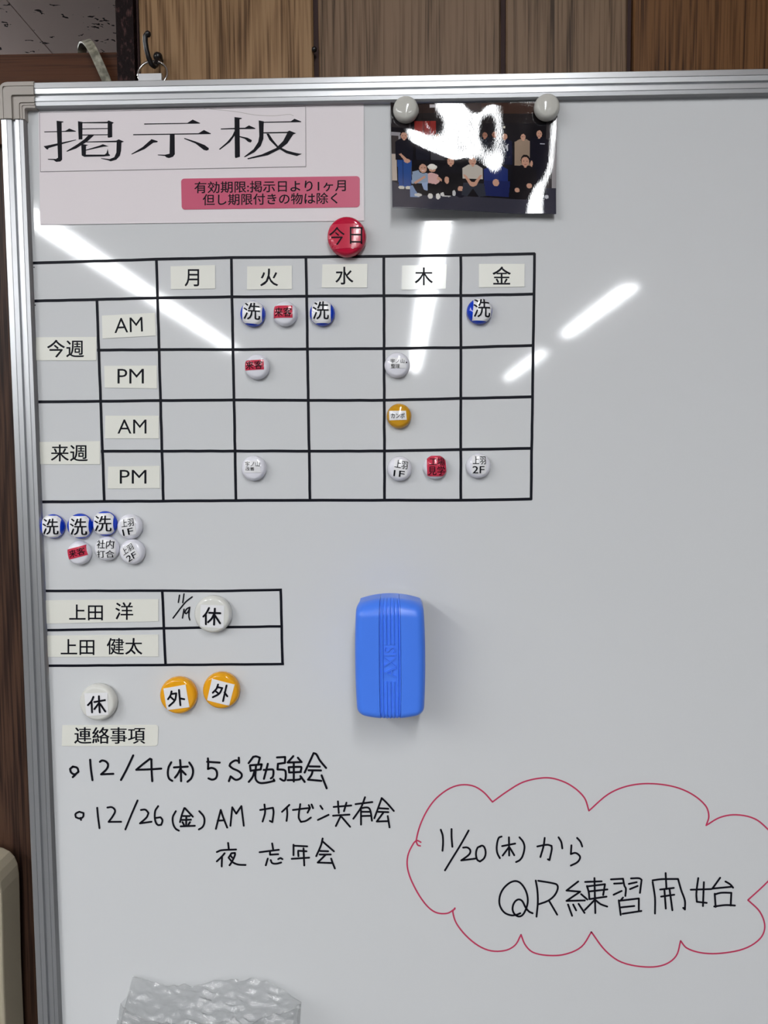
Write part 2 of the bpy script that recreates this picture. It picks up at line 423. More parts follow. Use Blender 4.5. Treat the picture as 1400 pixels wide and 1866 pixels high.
# ------------------------------------------------------------------ whiteboard
XL = (at(50, 205).x+at(114, 1866).x)/2            # inner edge of the left rail
ZT = (at(62, 200).z+at(1400, 178).z)/2            # inner edge of the top rail
XO = (at(2, 260, -0.006).x+at(68, 1866, -0.006).x)/2
ZO = (at(62.5, 151, -0.006).z+at(1400, 124, -0.006).z)/2
FW = ((XL-XO)+(ZO-ZT))/2
XO = XL-FW; ZO = ZT+FW
XR, ZBT = XO+1.2, ZO-0.9
board = thing('whiteboard', 'large white magnetic whiteboard with silver frame hung on the plank wall', 'whiteboard', ((XO+XR)/2, 0, ZO))
g = Geo(); g.box((XL-0.004, 0, ZBT+FW-0.004), (XR-FW+0.004, 0.006, ZT+0.004)); g.obj('writing_surface', M['board'], board)
g = Geo(); g.box((XO+0.004, 0.0065, ZBT+0.004), (XR-0.004, 0.014, ZO-0.004)); g.obj('backing_panel', M['felt'], board)
# ridged extrusion: (distance from the outer edge, height towards the room)
PROF = [(0, -0.012), (0, 0.0052), (0.0006, 0.006), (0.0046, 0.0062), (0.0049, 0.0056), (0.0052, 0.0062), (0.0086, 0.0058), (0.0092, 0.0036),
        (0.0108, 0.0036), (0.0114, 0.0056), (0.0140, 0.0056), (0.0143, 0.0050), (0.0146, 0.0055), (0.0172, 0.0050), (0.0186, 0.0036), (FW-0.0012, 0.0020), (FW, 0.0003), (FW, -0.012)]
def rail(p0, p1, inward, m=M['alu']):
    p0, p1, inward = Vector(p0), Vector(p1), Vector(inward)
    g = Geo()
    g.prism([p0+inward*a+Vector((0, -h, 0)) for a, h in PROF], [p1+inward*a+Vector((0, -h, 0)) for a, h in PROF])
    o = g.obj('frame_rail', m, board); return o
CL = at(62, 180, -0.007).x-XO                      # length of the corner cap
rail((XO+CL-0.004, 0, ZO), (XR-CL+0.004, 0, ZO), (0, 0, -1))
rail((XO, 0, ZBT+CL-0.004), (XO, 0, ZO-CL+0.004), (1, 0, 0))
rail((XR, 0, ZBT+CL-0.004), (XR, 0, ZO-CL+0.004), (-1, 0, 0))
rail((XO+CL-0.004, 0, ZBT), (XR-CL+0.004, 0, ZBT), (0, 0, 1))
def ell(a, b, L, r, sx, sz, x, z):
    """L-shaped band between insets a and b from the corner, legs L long, rounded outside"""
    o = []
    rr = max(r-a, 0.0012)
    o.append((a, L)); 
    for k in range(7):
        t = math.pi/2*k/6; o.append((a+rr-rr*math.cos(t), a+rr-rr*math.sin(t)))
    o.append((L, a)); o.append((L, b))
    ri = max(r*0.7-b, 0.0015)
    for k in range(5):
        t = math.pi/2*k/4; o.append((b+ri-ri*math.sin(t), b+ri-ri*math.cos(t)))
    o.append((b, L))
    return [(x+sx*p, z+sz*q) for p, q in o]
for sx, sz, x, z in ((1, -1, XO, ZO), (-1, -1, XR, ZO), (1, 1, XO, ZBT), (-1, 1, XR, ZBT)):
    g = Geo(); e = 0.0006
    for a, b, h in ((-e, FW+e, 0.0058), (-e+0.0008, 0.0030, 0.0072), (0.0036, 0.0098, 0.0076), (0.0112, 0.0152, 0.0068), (0.0158, FW-0.0012, 0.0064)):
        o = ell(a, b, CL, 0.0065, sx, sz, x, z)
        g.prism([(p, -h, q) for p, q in o], [(p, 0.0125 if a < 0 and h < 0.006 else -0.005, q) for p, q in o])
    g.obj('corner_cap', M['cap'], board, label='taupe plastic corner cap')
# hanger tab and ring on the top rail
c = at(276, 142, 0.008)
g = Geo(); g.box((at(255, 140, 0.008).x, 0.004, ZO-0.002), (at(297, 140, 0.008).x, 0.012, at(276, 138.5, 0.008).z)); g.obj('hanger_tab', M['alu'], board)
rc = at(278.5, 134, 0.009); rr = (at(305, 134, 0.009).x-at(252, 134, 0.009).x)/2
g = Geo(); g.tube([rc+Vector((math.cos(a)*rr, 0.0025*math.sin(a), math.sin(a)*rr*0.93)) for a in [2*math.pi*i/40 for i in range(40)]], 0.0010, 8, True)
g.obj('hanger_ring', M['steel'], board, smooth=True)

# --- ruled lines (black tape)
def tape(pts, wid):
    g = Geo(); p = [Vector(q) for q in pts]
    # tiny hand-laid waviness
    q = []
    for a, b in zip(p, p[1:]):
        n = max(2, int((b-a).length/22))
        for i in range(n): q.append(a+(b-a)*i/n)
    q.append(p[-1])
    pts2 = [(v.x+random.uniform(-.25, .25), v.y+random.uniform(-.25, .25)) for v in q]
    ribbon(g, pts2, wid, lambda a, b: at(a, b, TY), caps=False)
    g.obj('grid_line', M['tape'], board)
HL = [[(60,479.5),(285,472.5),(421,469.5),(700,467),(840,465),(975.5,462.5)], [(62,548.5),(285,543),(421,541),(700,539),(840,538.7),(975,535.8)],
      [(177,638),(290,637),(421,637),(700,635),(840,633.4),(973,629.3)], [(66,732.5),(290,730),(428,728.8),(565,729.5),(700,729.4),(840,726),(972,723)],
      [(184,822.5),(295,822),(428,822),(700,822),(840,819.4),(970,817)], [(73,914.5),(295,913.2),(430,912),(700,911.5),(840,911.5),(969.5,909.5)],
      [(78,1076.8),(296,1076.5),(400,1077),(514,1075)], [(82,1148.5),(297,1145),(400,1143),(513,1141.5)], [(85,1213.3),(302,1211.8),(517.5,1210)]]
VL = [[(176.4,545),(190.2,914)], [(285.1,471),(297.8,914)], [(421.5,468),(430.1,913)], [(557.7,467),(565,912)], [(699.6,465),(701,912)], [(840,463),(840,912)], [(974.5,461),(967.9,911)],
      [(295.7,1075),(301.8,1213)], [(511.8,1073.5),(515,1211)]]
for i, l in enumerate(HL): TY = -0.00015-i*1e-6; tape(l, 5.2 if i < 6 else 4.6)
for i, l in enumerate(VL): TY = -0.00018-i*1e-6; tape(l, 5.0 if i < 7 else 4.8)
for px, py in ((62, 487), (64, 556), (69.5, 741), (76.5, 926), (63.5, 641)):
    g = Geo(); c = at(px, py, -0.0002)
    g.add([c+Vector((math.cos(t)*0.0005, 0, math.sin(t)*0.0005)) for t in [math.pi/4*i for i in range(8)]], [tuple(range(8))])
    g.obj('ink_dot', M['ink'], board)

# --- handwriting
def ink(name, parts, m, wid, label):
    G = Geo()
    for j, (lst, o, s) in enumerate(parts):
        q = strokes(lst, o, s, wid, -0.0003-0.0002*j if False else -0.0003); G.add(q.v, q.f)
    G.obj(name, m, board, label=label)
L1 = [[(122,172),(95,195),(105,228),(140,248),(178,222),(165,185),(122,172)],[(152,246),(122,275)],[(292,105),(300,200),(315,305)],
 [(388,125),(410,112),(450,125),(468,155),(455,195),(400,248),(520,243)],[(715,62),(650,200),(595,303)],
 [(895,105),(880,95),(815,145),(745,203),(860,200),(990,192)],[(893,100),(895,200),(902,315)],
 [(1088,130),(1062,180),(1055,240),(1068,290),(1098,312)],[(1115,180),(1250,172)],[(1175,108),(1182,200),(1185,315)],[(1180,190),(1155,240),(1125,280)],[(1190,210),(1230,250)],
 [(1265,132),(1295,180),(1302,230),(1285,285),(1248,320)]]
L1b = [[(102,92),(105,140),(103,195),(140,185),(180,205),(192,245),(180,285),(145,300),(108,288)],[(95,125),(218,133)],
 [(405,85),(408,135)],[(405,118),(370,112),(325,140),(315,165),(345,190),(400,215),(432,245),(430,275),(400,298),(370,300),(325,268),(308,315)],
 [(548,75),(502,138)],[(552,76),(575,72),(612,85),(598,140)],[(515,165),(522,215)],[(515,160),(630,150),(620,200),(525,212)],[(575,155),(570,205)],[(560,215),(540,275),(503,322)],
 [(570,210),(570,290),(600,328),(660,332),(755,312),(748,298)],[(650,205),(735,200),(745,215),(740,270),(720,288)],[(690,145),(675,205),(652,292)],
 [(780,82),(860,78),(858,135),(790,145),(785,200),(850,205),(865,225),(862,300),(845,310),(812,292)],[(940,70),(885,132),(1010,128)],[(985,85),(1022,128)],
 [(895,180),(900,230),(1015,225)],[(895,178),(1015,175),(1020,185),(1010,225)],[(945,140),(945,318)],[(885,305),(1000,298),(1020,275)],[(1010,265),(1052,322)],
 [(1140,40),(1052,230)],[(1140,40),(1165,50),(1200,110),(1262,185)],[(1100,170),(1200,172)],[(1090,208),(1212,210)],[(1130,212),(1120,250),(1085,300),(1215,312)],[(1218,258),(1268,385)]]
L2 = [[(110,155),(80,172),(82,200),(115,210),(142,195),(145,165),(110,155)],[(120,205),(125,222)],[(258,122),(265,200),(277,290)],[(342,120),(380,118),(405,145),(390,185),(352,238),(455,237)],
 [(590,62),(545,165),(490,300)],[(618,140),(655,138),(680,165),(665,200),(610,250),(705,237)],[(760,108),(735,150),(735,225),(755,262),(785,262),(795,225),(780,200),(745,205)],
 [(905,150),(880,200),(885,260),(905,295),(930,310)],[(975,125),(955,180),(940,240)],[(980,125),(1045,195)],[(965,190),(1020,190)],[(955,222),(1030,220)],[(992,190),(990,265)],[(960,240),(972,262)],[(1022,240),(1008,262)],[(945,275),(1062,270)],
 [(1098,150),(1135,195),(1140,245),(1125,280),(1095,300)],[(1275,140),(1235,295)],[(1275,140),(1295,200),(1328,285)],[(1250,228),(1305,225)]]
L2b = [[(15,118),(0,270)],[(15,118),(48,170),(90,108)],[(90,108),(110,270)],[(245,140),(350,122),(355,160),(345,240),(325,230)],[(280,95),(285,160),(265,235)],
 [(485,98),(425,155)],[(465,120),(468,175),(462,230)],[(515,140),(640,125),(652,130),(635,162)],[(575,92),(562,200),(580,238),(620,230),(662,203)],[(668,95),(680,125)],[(645,100),(655,122)],
 [(740,105),(758,132)],[(720,222),(808,180)],[(850,115),(995,103)],[(885,70),(892,165)],[(955,80),(935,150)],[(845,187),(980,178)],[(908,190),(868,272)],[(918,200),(985,278)],
 [(1030,92),(1168,75)],[(1108,35),(1075,120),(1012,212)],[(1075,140),(1075,260)],[(1075,125),(1130,120),(1150,140),(1165,228)],[(1080,155),(1145,155)],[(1080,190),(1150,188)],
 [(1245,45),(1185,208)],[(1245,42),(1290,85),(1345,148)],[(1215,125),(1300,130)],[(1215,155),(1300,158)],[(1260,160),(1205,235),(1295,232)],[(1295,190),(1310,283)]]
L3 = [[(200,90),(207,150)],[(85,183),(130,165),(282,157)],[(165,195),(135,230),(85,278)],[(138,230),(135,330)],[(235,195),(270,192),(270,215),(240,280),(215,318)],[(235,195),(205,240),(245,285),(300,310),(378,315)],[(228,222),(242,240)],
 [(650,95),(660,155)],[(522,185),(718,160)],[(628,180),(628,210),(712,205)],[(605,250),(585,318)],[(635,265),(650,295),(690,302),(742,290)],[(712,255),(735,245),(755,255)],
 [(868,108),(868,215)],[(870,118),(1008,125)],[(915,170),(1000,175)],[(915,180),(918,225)],[(850,252),(1028,240)],[(970,145),(978,320)],
 [(1165,45),(1150,110),(1100,225)],[(1165,75),(1280,175)],[(1140,172),(1222,175)],[(1135,208),(1248,208)],[(1195,212),(1115,290),(1258,295)],[(1252,250),(1270,300),(1290,350)]]
C1 = [[(65,58),(82,110),(85,180),(80,243)],[(160,52),(160,120),(167,208)],[(310,65),(240,190),(160,320),(102,415)],[(262,215),(300,215),(325,240),(315,275),(245,328),(370,312)],
 [(415,205),(390,215),(375,265),(385,320),(410,338),(445,310),(460,265),(450,215),(430,198),(408,205)],[(600,118),(575,130),(558,200),(562,260),(585,308)],
 [(605,202),(720,180)],[(665,125),(667,285)],[(662,215),(610,285)],[(672,215),(712,282)],[(758,125),(790,165),(802,215),(785,290),(760,325),(728,342)],
 [(915,205),(1000,190),(1040,200),(1042,230),(1022,325),(1008,318)],[(980,130),(970,200),(942,298)],[(1102,125),(1125,165),(1135,222)],
 [(1265,130),(1295,165),(1310,205)],[(1215,195),(1210,272),(1250,262),(1285,285),(1290,310),(1265,345),(1210,373)]]
C2 = [[(325,482),(280,500),(225,505),(150,475),(100,400),(95,310),(130,220),(200,150),(270,125),(330,150),(385,230),(408,320),(400,400),(360,490),(315,518),(265,495),(240,440),(255,370),(300,330),(345,345),(385,420),(425,465),(462,482)],
 [(497,120),(515,230),(520,360),(505,520)],[(525,122),(690,150),(735,170),(738,220),(700,290),(630,345),(530,382)],[(648,350),(735,498)],
 [(968,130),(838,230),(990,243),(838,345),(1042,340)],[(1000,270),(1070,330)],[(855,385),(900,510)],[(912,385),(945,450)],[(972,378),(1038,478)],
 [(1045,135),(1228,128)],[(1148,92),(1158,480)],[(1065,180),(1085,250),(1092,325)],[(1065,185),(1265,160),(1245,280)],[(1090,240),(1292,218)],[(1095,325),(1282,298)],[(1150,335),(1042,445)],[(1165,340),(1215,380),(1290,408)]]
C3 = [[(22,102),(150,95),(165,170),(180,200),(175,278)],[(55,147),(140,143)],[(50,265),(135,225)],[(235,92),(320,90),(348,105),(330,245)],[(212,150),(295,132)],[(225,205),(305,172)],
 [(150,295),(125,325)],[(105,325),(125,480)],[(105,330),(318,305),(318,435)],[(125,400),(270,385)],[(145,468),(345,438)],
 [(465,130),(490,300),(490,465)],[(465,112),(560,100),(735,98),(770,220),(808,330),(808,422),(790,405)],[(603,35),(612,205)],[(545,210),(690,193)],[(555,285),(695,265)],[(590,212),(605,412)],[(645,205),(675,430)],
 [(950,88),(930,250),(935,340),(1040,352)],[(870,212),(1090,205)],[(1010,132),(1000,385)],[(1183,85),(1100,200),(1310,180)],[(1240,125),(1290,155),(1320,190)],
 [(1125,255),(1135,395)],[(1125,262),(1190,245),(1302,245),(1295,380)],[(1120,390),(1240,375),(1340,380)]]
D1 = [[(238,215),(220,330)],[(310,195),(290,335)],[(440,242),(330,330),(135,580)],[(310,440),(285,580)],[(402,408),(362,428),(330,468),(325,500),(345,510),(375,480),(402,412)],[(402,408),(390,490),(388,560),(402,610)]]
CLOUD = [[(97,298),(82,292),(68,305),(48,350),(48,400),(70,460),(110,525),(150,560),(195,565),(225,548)],
 [(225,545),(217,560),(235,610),(290,670),(350,703),(410,705),(450,685),(473,645),(490,685),(520,712),(580,723),(640,718),(700,690),(737,635),(790,705),(850,748),(940,766),(1010,758),(1055,725),(1072,668),(1095,695),(1150,713),(1220,715),(1310,698),(1370,660),(1388,615),(1370,560),(1325,515),(1400,445),(1432,405),(1445,350),(1430,290),(1400,250),(1350,210),(1280,195),(1220,205),(1168,235)],
 [(1168,235),(1178,200),(1165,160),(1110,115),(1040,88),(950,78),(870,88),(800,118),(728,180),(710,130),(660,85),(600,60),(550,57),(480,73),(420,108),(366,147),(330,108),(290,86),(240,84),(190,105),(140,150),(100,220),(80,290),(85,308),(95,312)]]
ink('handwriting', [(L1, (110, 1365), 5.385), (L1b, (360, 1365), 5.385)], M['ink'], 3.9, 'black handwritten line with date 12/4')
ink('handwriting', [(L2, (120, 1445), 4.516), (L2b, (420, 1445), 4.516)], M['ink'], 3.5, 'black handwritten line with date 12/26')
ink('handwriting', [(L3, (380, 1520), 5.6)], M['ink'], 3.5, 'short black handwritten line below the 12/26 line')
ink('handwriting', [(C1, (790, 1500), 4.828)], M['ink'], 3.5, 'black handwritten date 11/20 inside the cloud outline')
ink('handwriting', [(C2, (895, 1585), 6.087), (C3, (1110, 1585), 5.833)], M['ink'], 3.5, 'large black handwritten words in the cloud starting with QR')
ink('handwriting', [(D1, (300, 1060), 8.75)], M['ink'], 2.6, 'small black handwritten 11/19 in the two-row table')
ink('cloud_outline', [(CLOUD, (720, 1390), 2.0588)], M['redink'], 2.7, 'crimson hand-drawn cloud outline')

# ------------------------------------------------------------------ paper labels
def sheet(name, corners, th, m, parent=None, y=-0.0, n=1, origin=None, corner_r=0.0, round_corners=()):
    """flat paper with corners TL TR BR BL in the photograph, th thick, lying on plane y"""
    q = quad(corners); pts = []
    for i, c in enumerate(q):
        if i in round_corners:
            a = Vector(q[i-1]); b = Vector(q[(i+1) % 4]); c = Vector(c)
            d1 = (a-c).normalized(); d2 = (b-c).normalized(); r = corner_r
            for k in range(6):
                t = math.pi/2*k/5
                pts.append(tuple(c+d1*r*(1-math.sin(t))+d2*r*(1-math.cos(t))))
        else: pts.append(tuple(c))
    g = Geo(); g.prism([at(a, b, y-th) for a, b in pts], [at(a, b, y) for a, b in pts])
    return g.obj(name, m, parent, origin)
def label(corners, lines, words, cat='label', group=None, m='label', style=(0, 0.012), th=0.0003, **kw):
    o = sheet('paper_label', corners, th, M[m], y=-0.0002, **kw); tag(o, words, cat, group)
    letters(lines, -0.00056, style).obj('lettering', M['print'], o)
    return o
GD = 'day labels in the table header'
label([(310.8,485.3),(392,483),(392.3,525.8),(311.5,527)], [('月', (336.5,490.5,363,522))], 'cream label printed 月 in the first header cell of the weekly grid', group=GD)
label([(450.6,485.6),(532,483.9),(532,526.7),(450.1,527.6)], [('火', (474.1,489.4,507.1,521.6))], 'cream label printed 火 in the second header cell of the weekly grid', group=GD)
label([(587.7,481.7),(670,480.9),(668.7,524.1),(586.4,524.1)], [('水', (611.3,486,644.3,518.6))], 'cream label printed 水 in the header cell below the red magnet', group=GD)
label([(733,483.9),(814.9,481.7),(812.3,526.3),(732.1,528)], [('木', (756.1,487.3,789.1,519.9))], 'glossy label printed 木 in the header cell crossed by a light reflection', group=GD, m='glosslabel')
label([(873.1,480.9),(956.3,480.9),(955.9,522.4),(873.1,523.7)], [('金', (897.6,485.6,931.4,518.6))], 'cream label printed 金 in the last header cell of the weekly grid', group=GD)
GA = 'AM and PM labels in the weekly grid'
label([(185.7,575.1),(282.4,570),(284.4,611.5),(186.7,617)], [('AM', [(208.7,580),(259.4,577.5),(260.6,604),(208.7,607)])], 'tilted cream label printed AM in the upper week row', group=GA, style=(0, -0.004))
label([(189.8,666.7),(285.8,666),(286.1,707.8),(190.8,706.4)], [('PM', (214.2,672.2,262.2,698.9))], 'cream label printed PM in the upper week row', group=GA, style=(0, -0.004))
label([(191.9,757.5),(289.6,757.5),(289.6,799),(190.8,799)], [('AM', (214.2,764.4,267,790.1))], 'cream label printed AM in the lower week row', group=GA, style=(0, -0.004))
label([(197,850.4),(291.3,848.7),(291.3,889.5),(196,890.5)], [('PM', (218.3,856.3,267,881.3))], 'cream label printed PM in the bottom row of the weekly grid', group=GA, style=(0, -0.004))
GW = 'week labels at the left of the grid'
label([(65.7,614.6),(176.1,613.9),(175.4,656.7),(65.7,656.7)], [('今週', (85.6,619,153.1,651.6))], 'cream label printed 今週 against the left frame rail', group=GW)
label([(70.9,805.5),(182.3,803.8),(182.3,846),(71.5,846)], [('来週', (92.5,810,160,840.8))], 'cream label printed 来週 near the left frame rail', group=GW)
GN = 'name labels in the two-row table'
label([(81.4,1093.9),(288.6,1091.8),(288.6,1132.1),(82.9,1136.4)], [('上田', (126,1101.5,187.5,1130.4)), ('洋', (210,1097.5,242.9,1129.6))], 'wide cream name label in the upper row of the two-row table', group=GN)
label([(83.9,1158.2),(288.6,1156.4),(288.6,1196.4),(85,1197.1)], [('上田', (110.7,1164.6,172.1,1193.6)), ('健太', (194.6,1162.5,259.6,1192.9))], 'wide cream name label in the lower row of the two-row table', group=GN)
label([(113.6,1321.4),(288.6,1320.7),(287.5,1359.6),(112.5,1359.6)], [('連絡事項', (135,1325,265,1355.4))], 'cream round-cornered label printed 連絡事項 above the handwritten lines', style=(0.014, 0.02), corner_r=6, round_corners=(1, 2))

# ------------------------------------------------------------------ poster
poster = sheet('poster', [(70,204),(663,187.6),(663.8,402.1),(73.2,409.5)], 0.0004, M['paper'], y=-0.0003)
tag(poster, 'pinkish white notice board title poster at the top left of the whiteboard', 'poster')
tp = sheet('title_panel', [(72,205.5),(557,194),(557.6,303.5),(73.7,312.8)], 0.0003, M['paper'], poster, y=-0.0007)
# thin grey line around the edge of the title panel
g = Geo(); q = [(72,205.5),(557,194),(557.6,303.5),(73.7,312.8)]
for a, b in zip(q, q[1:]+q[:1]): ribbon(g, [a, b], 0.8, lambda x, y: at(x, y, -0.00102), caps=False)
g.obj('panel_border', mat('grey paper edge', srgb(120, 114, 116), 0.7), tp)
Z1, Z2 = (70, 200), (310, 190)
K1 = [[(58,213),(230,209),(265,207),(303,184),(370,210),(368,215),(58,221)],[(178,108),(245,115),(245,123),(228,127),(233,490),(215,508),(175,512),(150,495),(93,490),(93,482),(175,482),(192,470)],
 [(50,357),(75,353),(370,292),(370,298),(100,376),(95,390),(80,388)],[(388,112),(432,120),(432,290),(395,292)],
 [(430,122),(675,118),(688,105),(742,127),(725,138),(725,268),(690,275),(680,270),(680,133),(430,132)],[(432,184),(680,180),(680,188),(432,192)],[(432,243),(680,241),(680,249),(432,252)],
 [(490,250),(547,250),(480,312),(370,380),(280,412),(275,405),(380,340),(450,290)],
 [(475,312),(765,303),(788,290),(840,312),(815,322),(812,400),(800,450),(765,490),(710,506),(680,495),(615,480),(615,474),(700,484),(745,465),(765,420),(768,318),(470,320)],
 [(420,335),(490,345),(468,355),(466,440),(650,440),(668,425),(680,382),(690,432),(705,445),(700,452),(640,458),(450,462),(425,448)],[(466,392),(600,352),(633,338),(688,358),(640,362),(466,400)]]
K2 = [[(-254,189),(170,183),(222,150),(297,185),(290,190),(-254,199)],[(-362,294),(280,284),(332,252),(402,287),(398,293),(-362,304)],
 [(-2,292),(45,292),(47,490),(30,515),(-10,528),(-35,522),(-50,508),(-120,500),(-120,493),(-50,495),(-5,485)],[(-182,342),(-120,362),(-125,372),(-165,378),(-250,440),(-378,494),(-380,487),(-270,420)],
 [(138,330),(250,365),(340,400),(380,430),(380,445),(360,455),(330,448),(250,385),(140,340)],
 [(498,238),(630,232),(735,230),(775,207),(838,235),(835,242),(498,247)],[(632,125),(705,135),(703,143),(682,148),(686,515),(645,528),(636,520)],[(632,262),(640,300),(590,370),(490,447),(480,440),(560,370),(610,310)],
 [(682,312),(760,328),(800,350),(803,362),(790,375),(765,368),(735,340),(682,322)],
 [(870,158),(920,168),(916,340),(890,410),(830,470),(735,520),(725,515),(820,440),(865,370),(876,310)],[(915,172),(1185,167),(1222,142),(1290,170),(1285,175),(915,182)],
 [(915,275),(1150,270),(1172,258),(1238,285),(1210,295),(1150,385),(1080,440),(960,500),(765,540),(757,530),(900,492),(1040,430),(1110,360),(1150,283),(915,286)],
 [(945,288),(970,288),(1010,350),(1060,410),(1150,455),(1240,478),(1295,487),(1245,508),(1140,480),(1050,425),(975,350)]]
g = Geo(); ribbon(g, smooth_path([(372, 197.5), (430, 203.5), (465, 209.5), (500, 211), (528, 208.5), (535, 211)]), 0.8, lambda x, y: at(x, y, -0.00103))
g.obj('paper_crease', mat('faint crease', srgb(176, 168, 164), 0.7), tp)
g = polys(K1, Z1, 5.385, -0.00108); g2 = polys(K2, Z2, 5.385, -0.00108); g.add(g2.v, g2.f)
g.obj('lettering', M['print'], tp)
ps = sheet('pink_sticker', [(330,325.5),(655.8,320.8),(655.8,377.5),(331.3,382)], 0.0003, M['pink'], poster, y=-0.0007, corner_r=6, round_corners=(0, 1, 2, 3))
letters([('有効期限:掲示日より1ヶ月', [(354.3,331),(630.5,327),(630.5,348.5),(354.3,352.5)]), ('但し期限付きの物は除く', [(369.5,353.5),(615.5,350.5),(615.5,371.5),(369.5,374.5)])], -0.00108, (0, 0.014)).obj('lettering', M['print'], ps)

# ------------------------------------------------------------------ round magnets
class Dome:
    """round magnet standing on plane y0: radius R, height H"""
    def __init__(s, px, py, dpx, H, y0=-0.0004, flat=0.0):
        s.H, s.y0 = H, y0; yf = y0-H*0.62
        s.c = at(px, py, yf); s.R = (at(px+dpx/2, py, yf).x-at(px-dpx/2, py, yf).x)/2; s.flat = flat
        s.e = 0.34 if flat else 0.5           # rim roll-off
    def h(s, r):
        t = min(r/s.R, 1.0)
        crown = s.H*(0.10 if s.flat else 0.22)
        rim0 = 1-s.e*0.55
        base = s.H-crown*(t*t)
        if t > rim0:
            q = (t-rim0)/(1-rim0); base -= (s.H*0.5)*(1-math.sqrt(max(0, 1-q*q)))
        return base
    def body(s, name, m, parent):
        prof = [(s.R*x, s.h(s.R*x)) for x in (0.0001, .15, .3, .45, .6, .68, .74, .8, .85, .9, .94, .97, .99, 1.0)]
        prof += [(s.R*0.995, s.H*0.18), (s.R*0.93, s.H*0.06), (s.R*0.90, 0.0)]
        n = 40; v = []; f = []
        for r, h in prof:
            for k in range(n):
                a = 2*math.pi*k/n; v.append((s.c.x+r*math.cos(a), s.y0-h, s.c.z+r*math.sin(a)))
        for i in range(len(prof)-1):
            for k in range(n): f.append((i*n+k, i*n+(k+1) % n, (i+1)*n+(k+1) % n, (i+1)*n+k))
        f.append(tuple(range(n))); f.append(tuple((len(prof)-1)*n+k for k in range(n)))
        return mesh(name, v, f, m, parent, smooth=True)
    def drape(s, p, eps, lim=0.97):
        """move a place in front of the magnet onto its face"""
        dx, dz = p.x-s.c.x, p.z-s.c.z; r = math.hypot(dx, dz)
        if r > s.R*lim: k = s.R*lim/r; dx *= k; dz *= k; r = s.R*lim
        return Vector((s.c.x+dx, s.y0-s.h(r)-eps, s.c.z+dz))
def subdiv(g, maxlen):
    bm = bmesh.new(); vs = [bm.verts.new(v) for v in g.v]
    for f in g.f:
        try: bm.faces.new([vs[i] for i in f])
        except ValueError: pass
    bmesh.ops.triangulate(bm, faces=bm.faces[:])
    for _ in range(4):
        e = [x for x in bm.edges if x.calc_length() > maxlen]
        if not e: break
        bmesh.ops.subdivide_edges(bm, edges=e, cuts=1); bmesh.ops.triangulate(bm, faces=[f for f in bm.faces if len(f.verts) > 3])
    bm.verts.index_update(); h = Geo(); h.add([v.co.copy() for v in bm.verts], [tuple(v.index for v in f.verts) for f in bm.faces]); bm.free(); return h
def magnet(px, py, d, m, words, sticker=None, sm='sticker', lines=None, style=(0, 0), hand=None, H=0.0075, flat=0.0, y0=-0.0004, group=None, lift=0.0003, dot=None):
    D = Dome(px, py, d, H, y0, flat)
    t = thing('round_magnet', words, 'magnet', (D.c.x, y0, D.c.z), group)
    D.body('magnet_body', M[m], t)
    yf = y0-H*0.9
    if sticker:
        q = quad(sticker); n = 14; g = Geo()
        v = [D.drape(at(*bil(q, i/n, j/n), yf), lift) for j in range(n+1) for i in range(n+1)]
        k = len(v); v += [D.drape(at(*bil(q, i/n, j/n), yf), 0.0) for j in range(n+1) for i in range(n+1)]
        f = []
        for j in range(n):
            for i in range(n):
                a = j*(n+1)+i; f.append((a, a+1, a+n+2, a+n+1)); f.append((k+a, k+a+n+1, k+a+n+2, k+a+1))
        rim = [i for i in range(n)]+[(j+1)*(n+1)-1 for j in range(n)]+[(n+1)*n+i for i in range(n, 0, -1)]+[j*(n+1) for j in range(n, 0, -1)]
        for i, a in enumerate(rim):
            b = rim[(i+1) % len(rim)]; f.append((a, k+a, k+b, b))
        g.add(v, f); st = g.obj('paper_sticker', M[sm], t, smooth=False)
        G = Geo()
        if lines:
            q2 = letters(lines, yf, style); G.add(q2.v, q2.f)
        if hand:
            q2 = strokes(hand[0], hand[1], hand[2], hand[3], yf); G.add(q2.v, q2.f)
        if dot:
            c = at(*dot, yf); G.add([c+Vector((math.cos(a)*0.0006, 0, math.sin(a)*0.0006)) for a in [math.pi/4*i for i in range(8)]], [tuple(range(8))])
        if G.v:
            G = subdiv(G, 0.0016); G.v = [D.drape(p, lift+0.00035+(yf-p.y)*1.0) for p in G.v]
            G.obj('lettering', M['print'], st)
    return t
MS = (0.010, 0.012)
GB = 'blue magnets with white 洗 stickers'; GR = 'white magnets with red stickers'; GU = 'white magnets with printed stickers'
wash = '洗'
magnet(460, 571, 46.5, 'bluemag', 'blue magnet with 洗 sticker in the AM cell beside a red-stickered magnet', [(442.9,547.4),(478.2,549),(476.8,591),(440.9,587.7)], lines=[(wash, [(444,551),(474.8,552.5),(474.4,583.6),(443.2,582)])], style=MS, group=GB)
magnet(519, 571, 45.5, 'whitemag', 'white magnet with red 来客 sticker in the upper AM row', [(499,557.1),(532.7,556.5),(533.4,578.9),(498.5,579.5)], 'redsticker', [('来客', (500.8,560.5,531.8,577))], MS, group=GR)
magnet(587, 570, 46.5, 'bluemag', 'blue magnet with 洗 sticker in the cell below the 水 label', [(568.4,544.3),(602.4,545),(603,588.4),(567.8,588.4)], lines=[(wash, (569.8,549,599.7,582.3))], style=MS, group=GB)
magnet(874.5, 566.5, 47, 'bluemag', 'blue magnet with 洗 sticker in the last column of the grid', [(864.2,539.5),(898,542),(895,585),(861,583.5)], lines=[(wash, (862.7,544,893.7,578.6))], style=MS, group=GB)
magnet(468, 668, 46, 'whitemag', 'white magnet with red 来客 sticker in the upper PM row', [(445.9,657),(480.6,655.3),(481.4,673.3),(446.3,675)], 'redsticker', [('来客', [(447.5,658.5),(479,657),(479.5,672),(447.5,673.5)])], MS, group=GR)
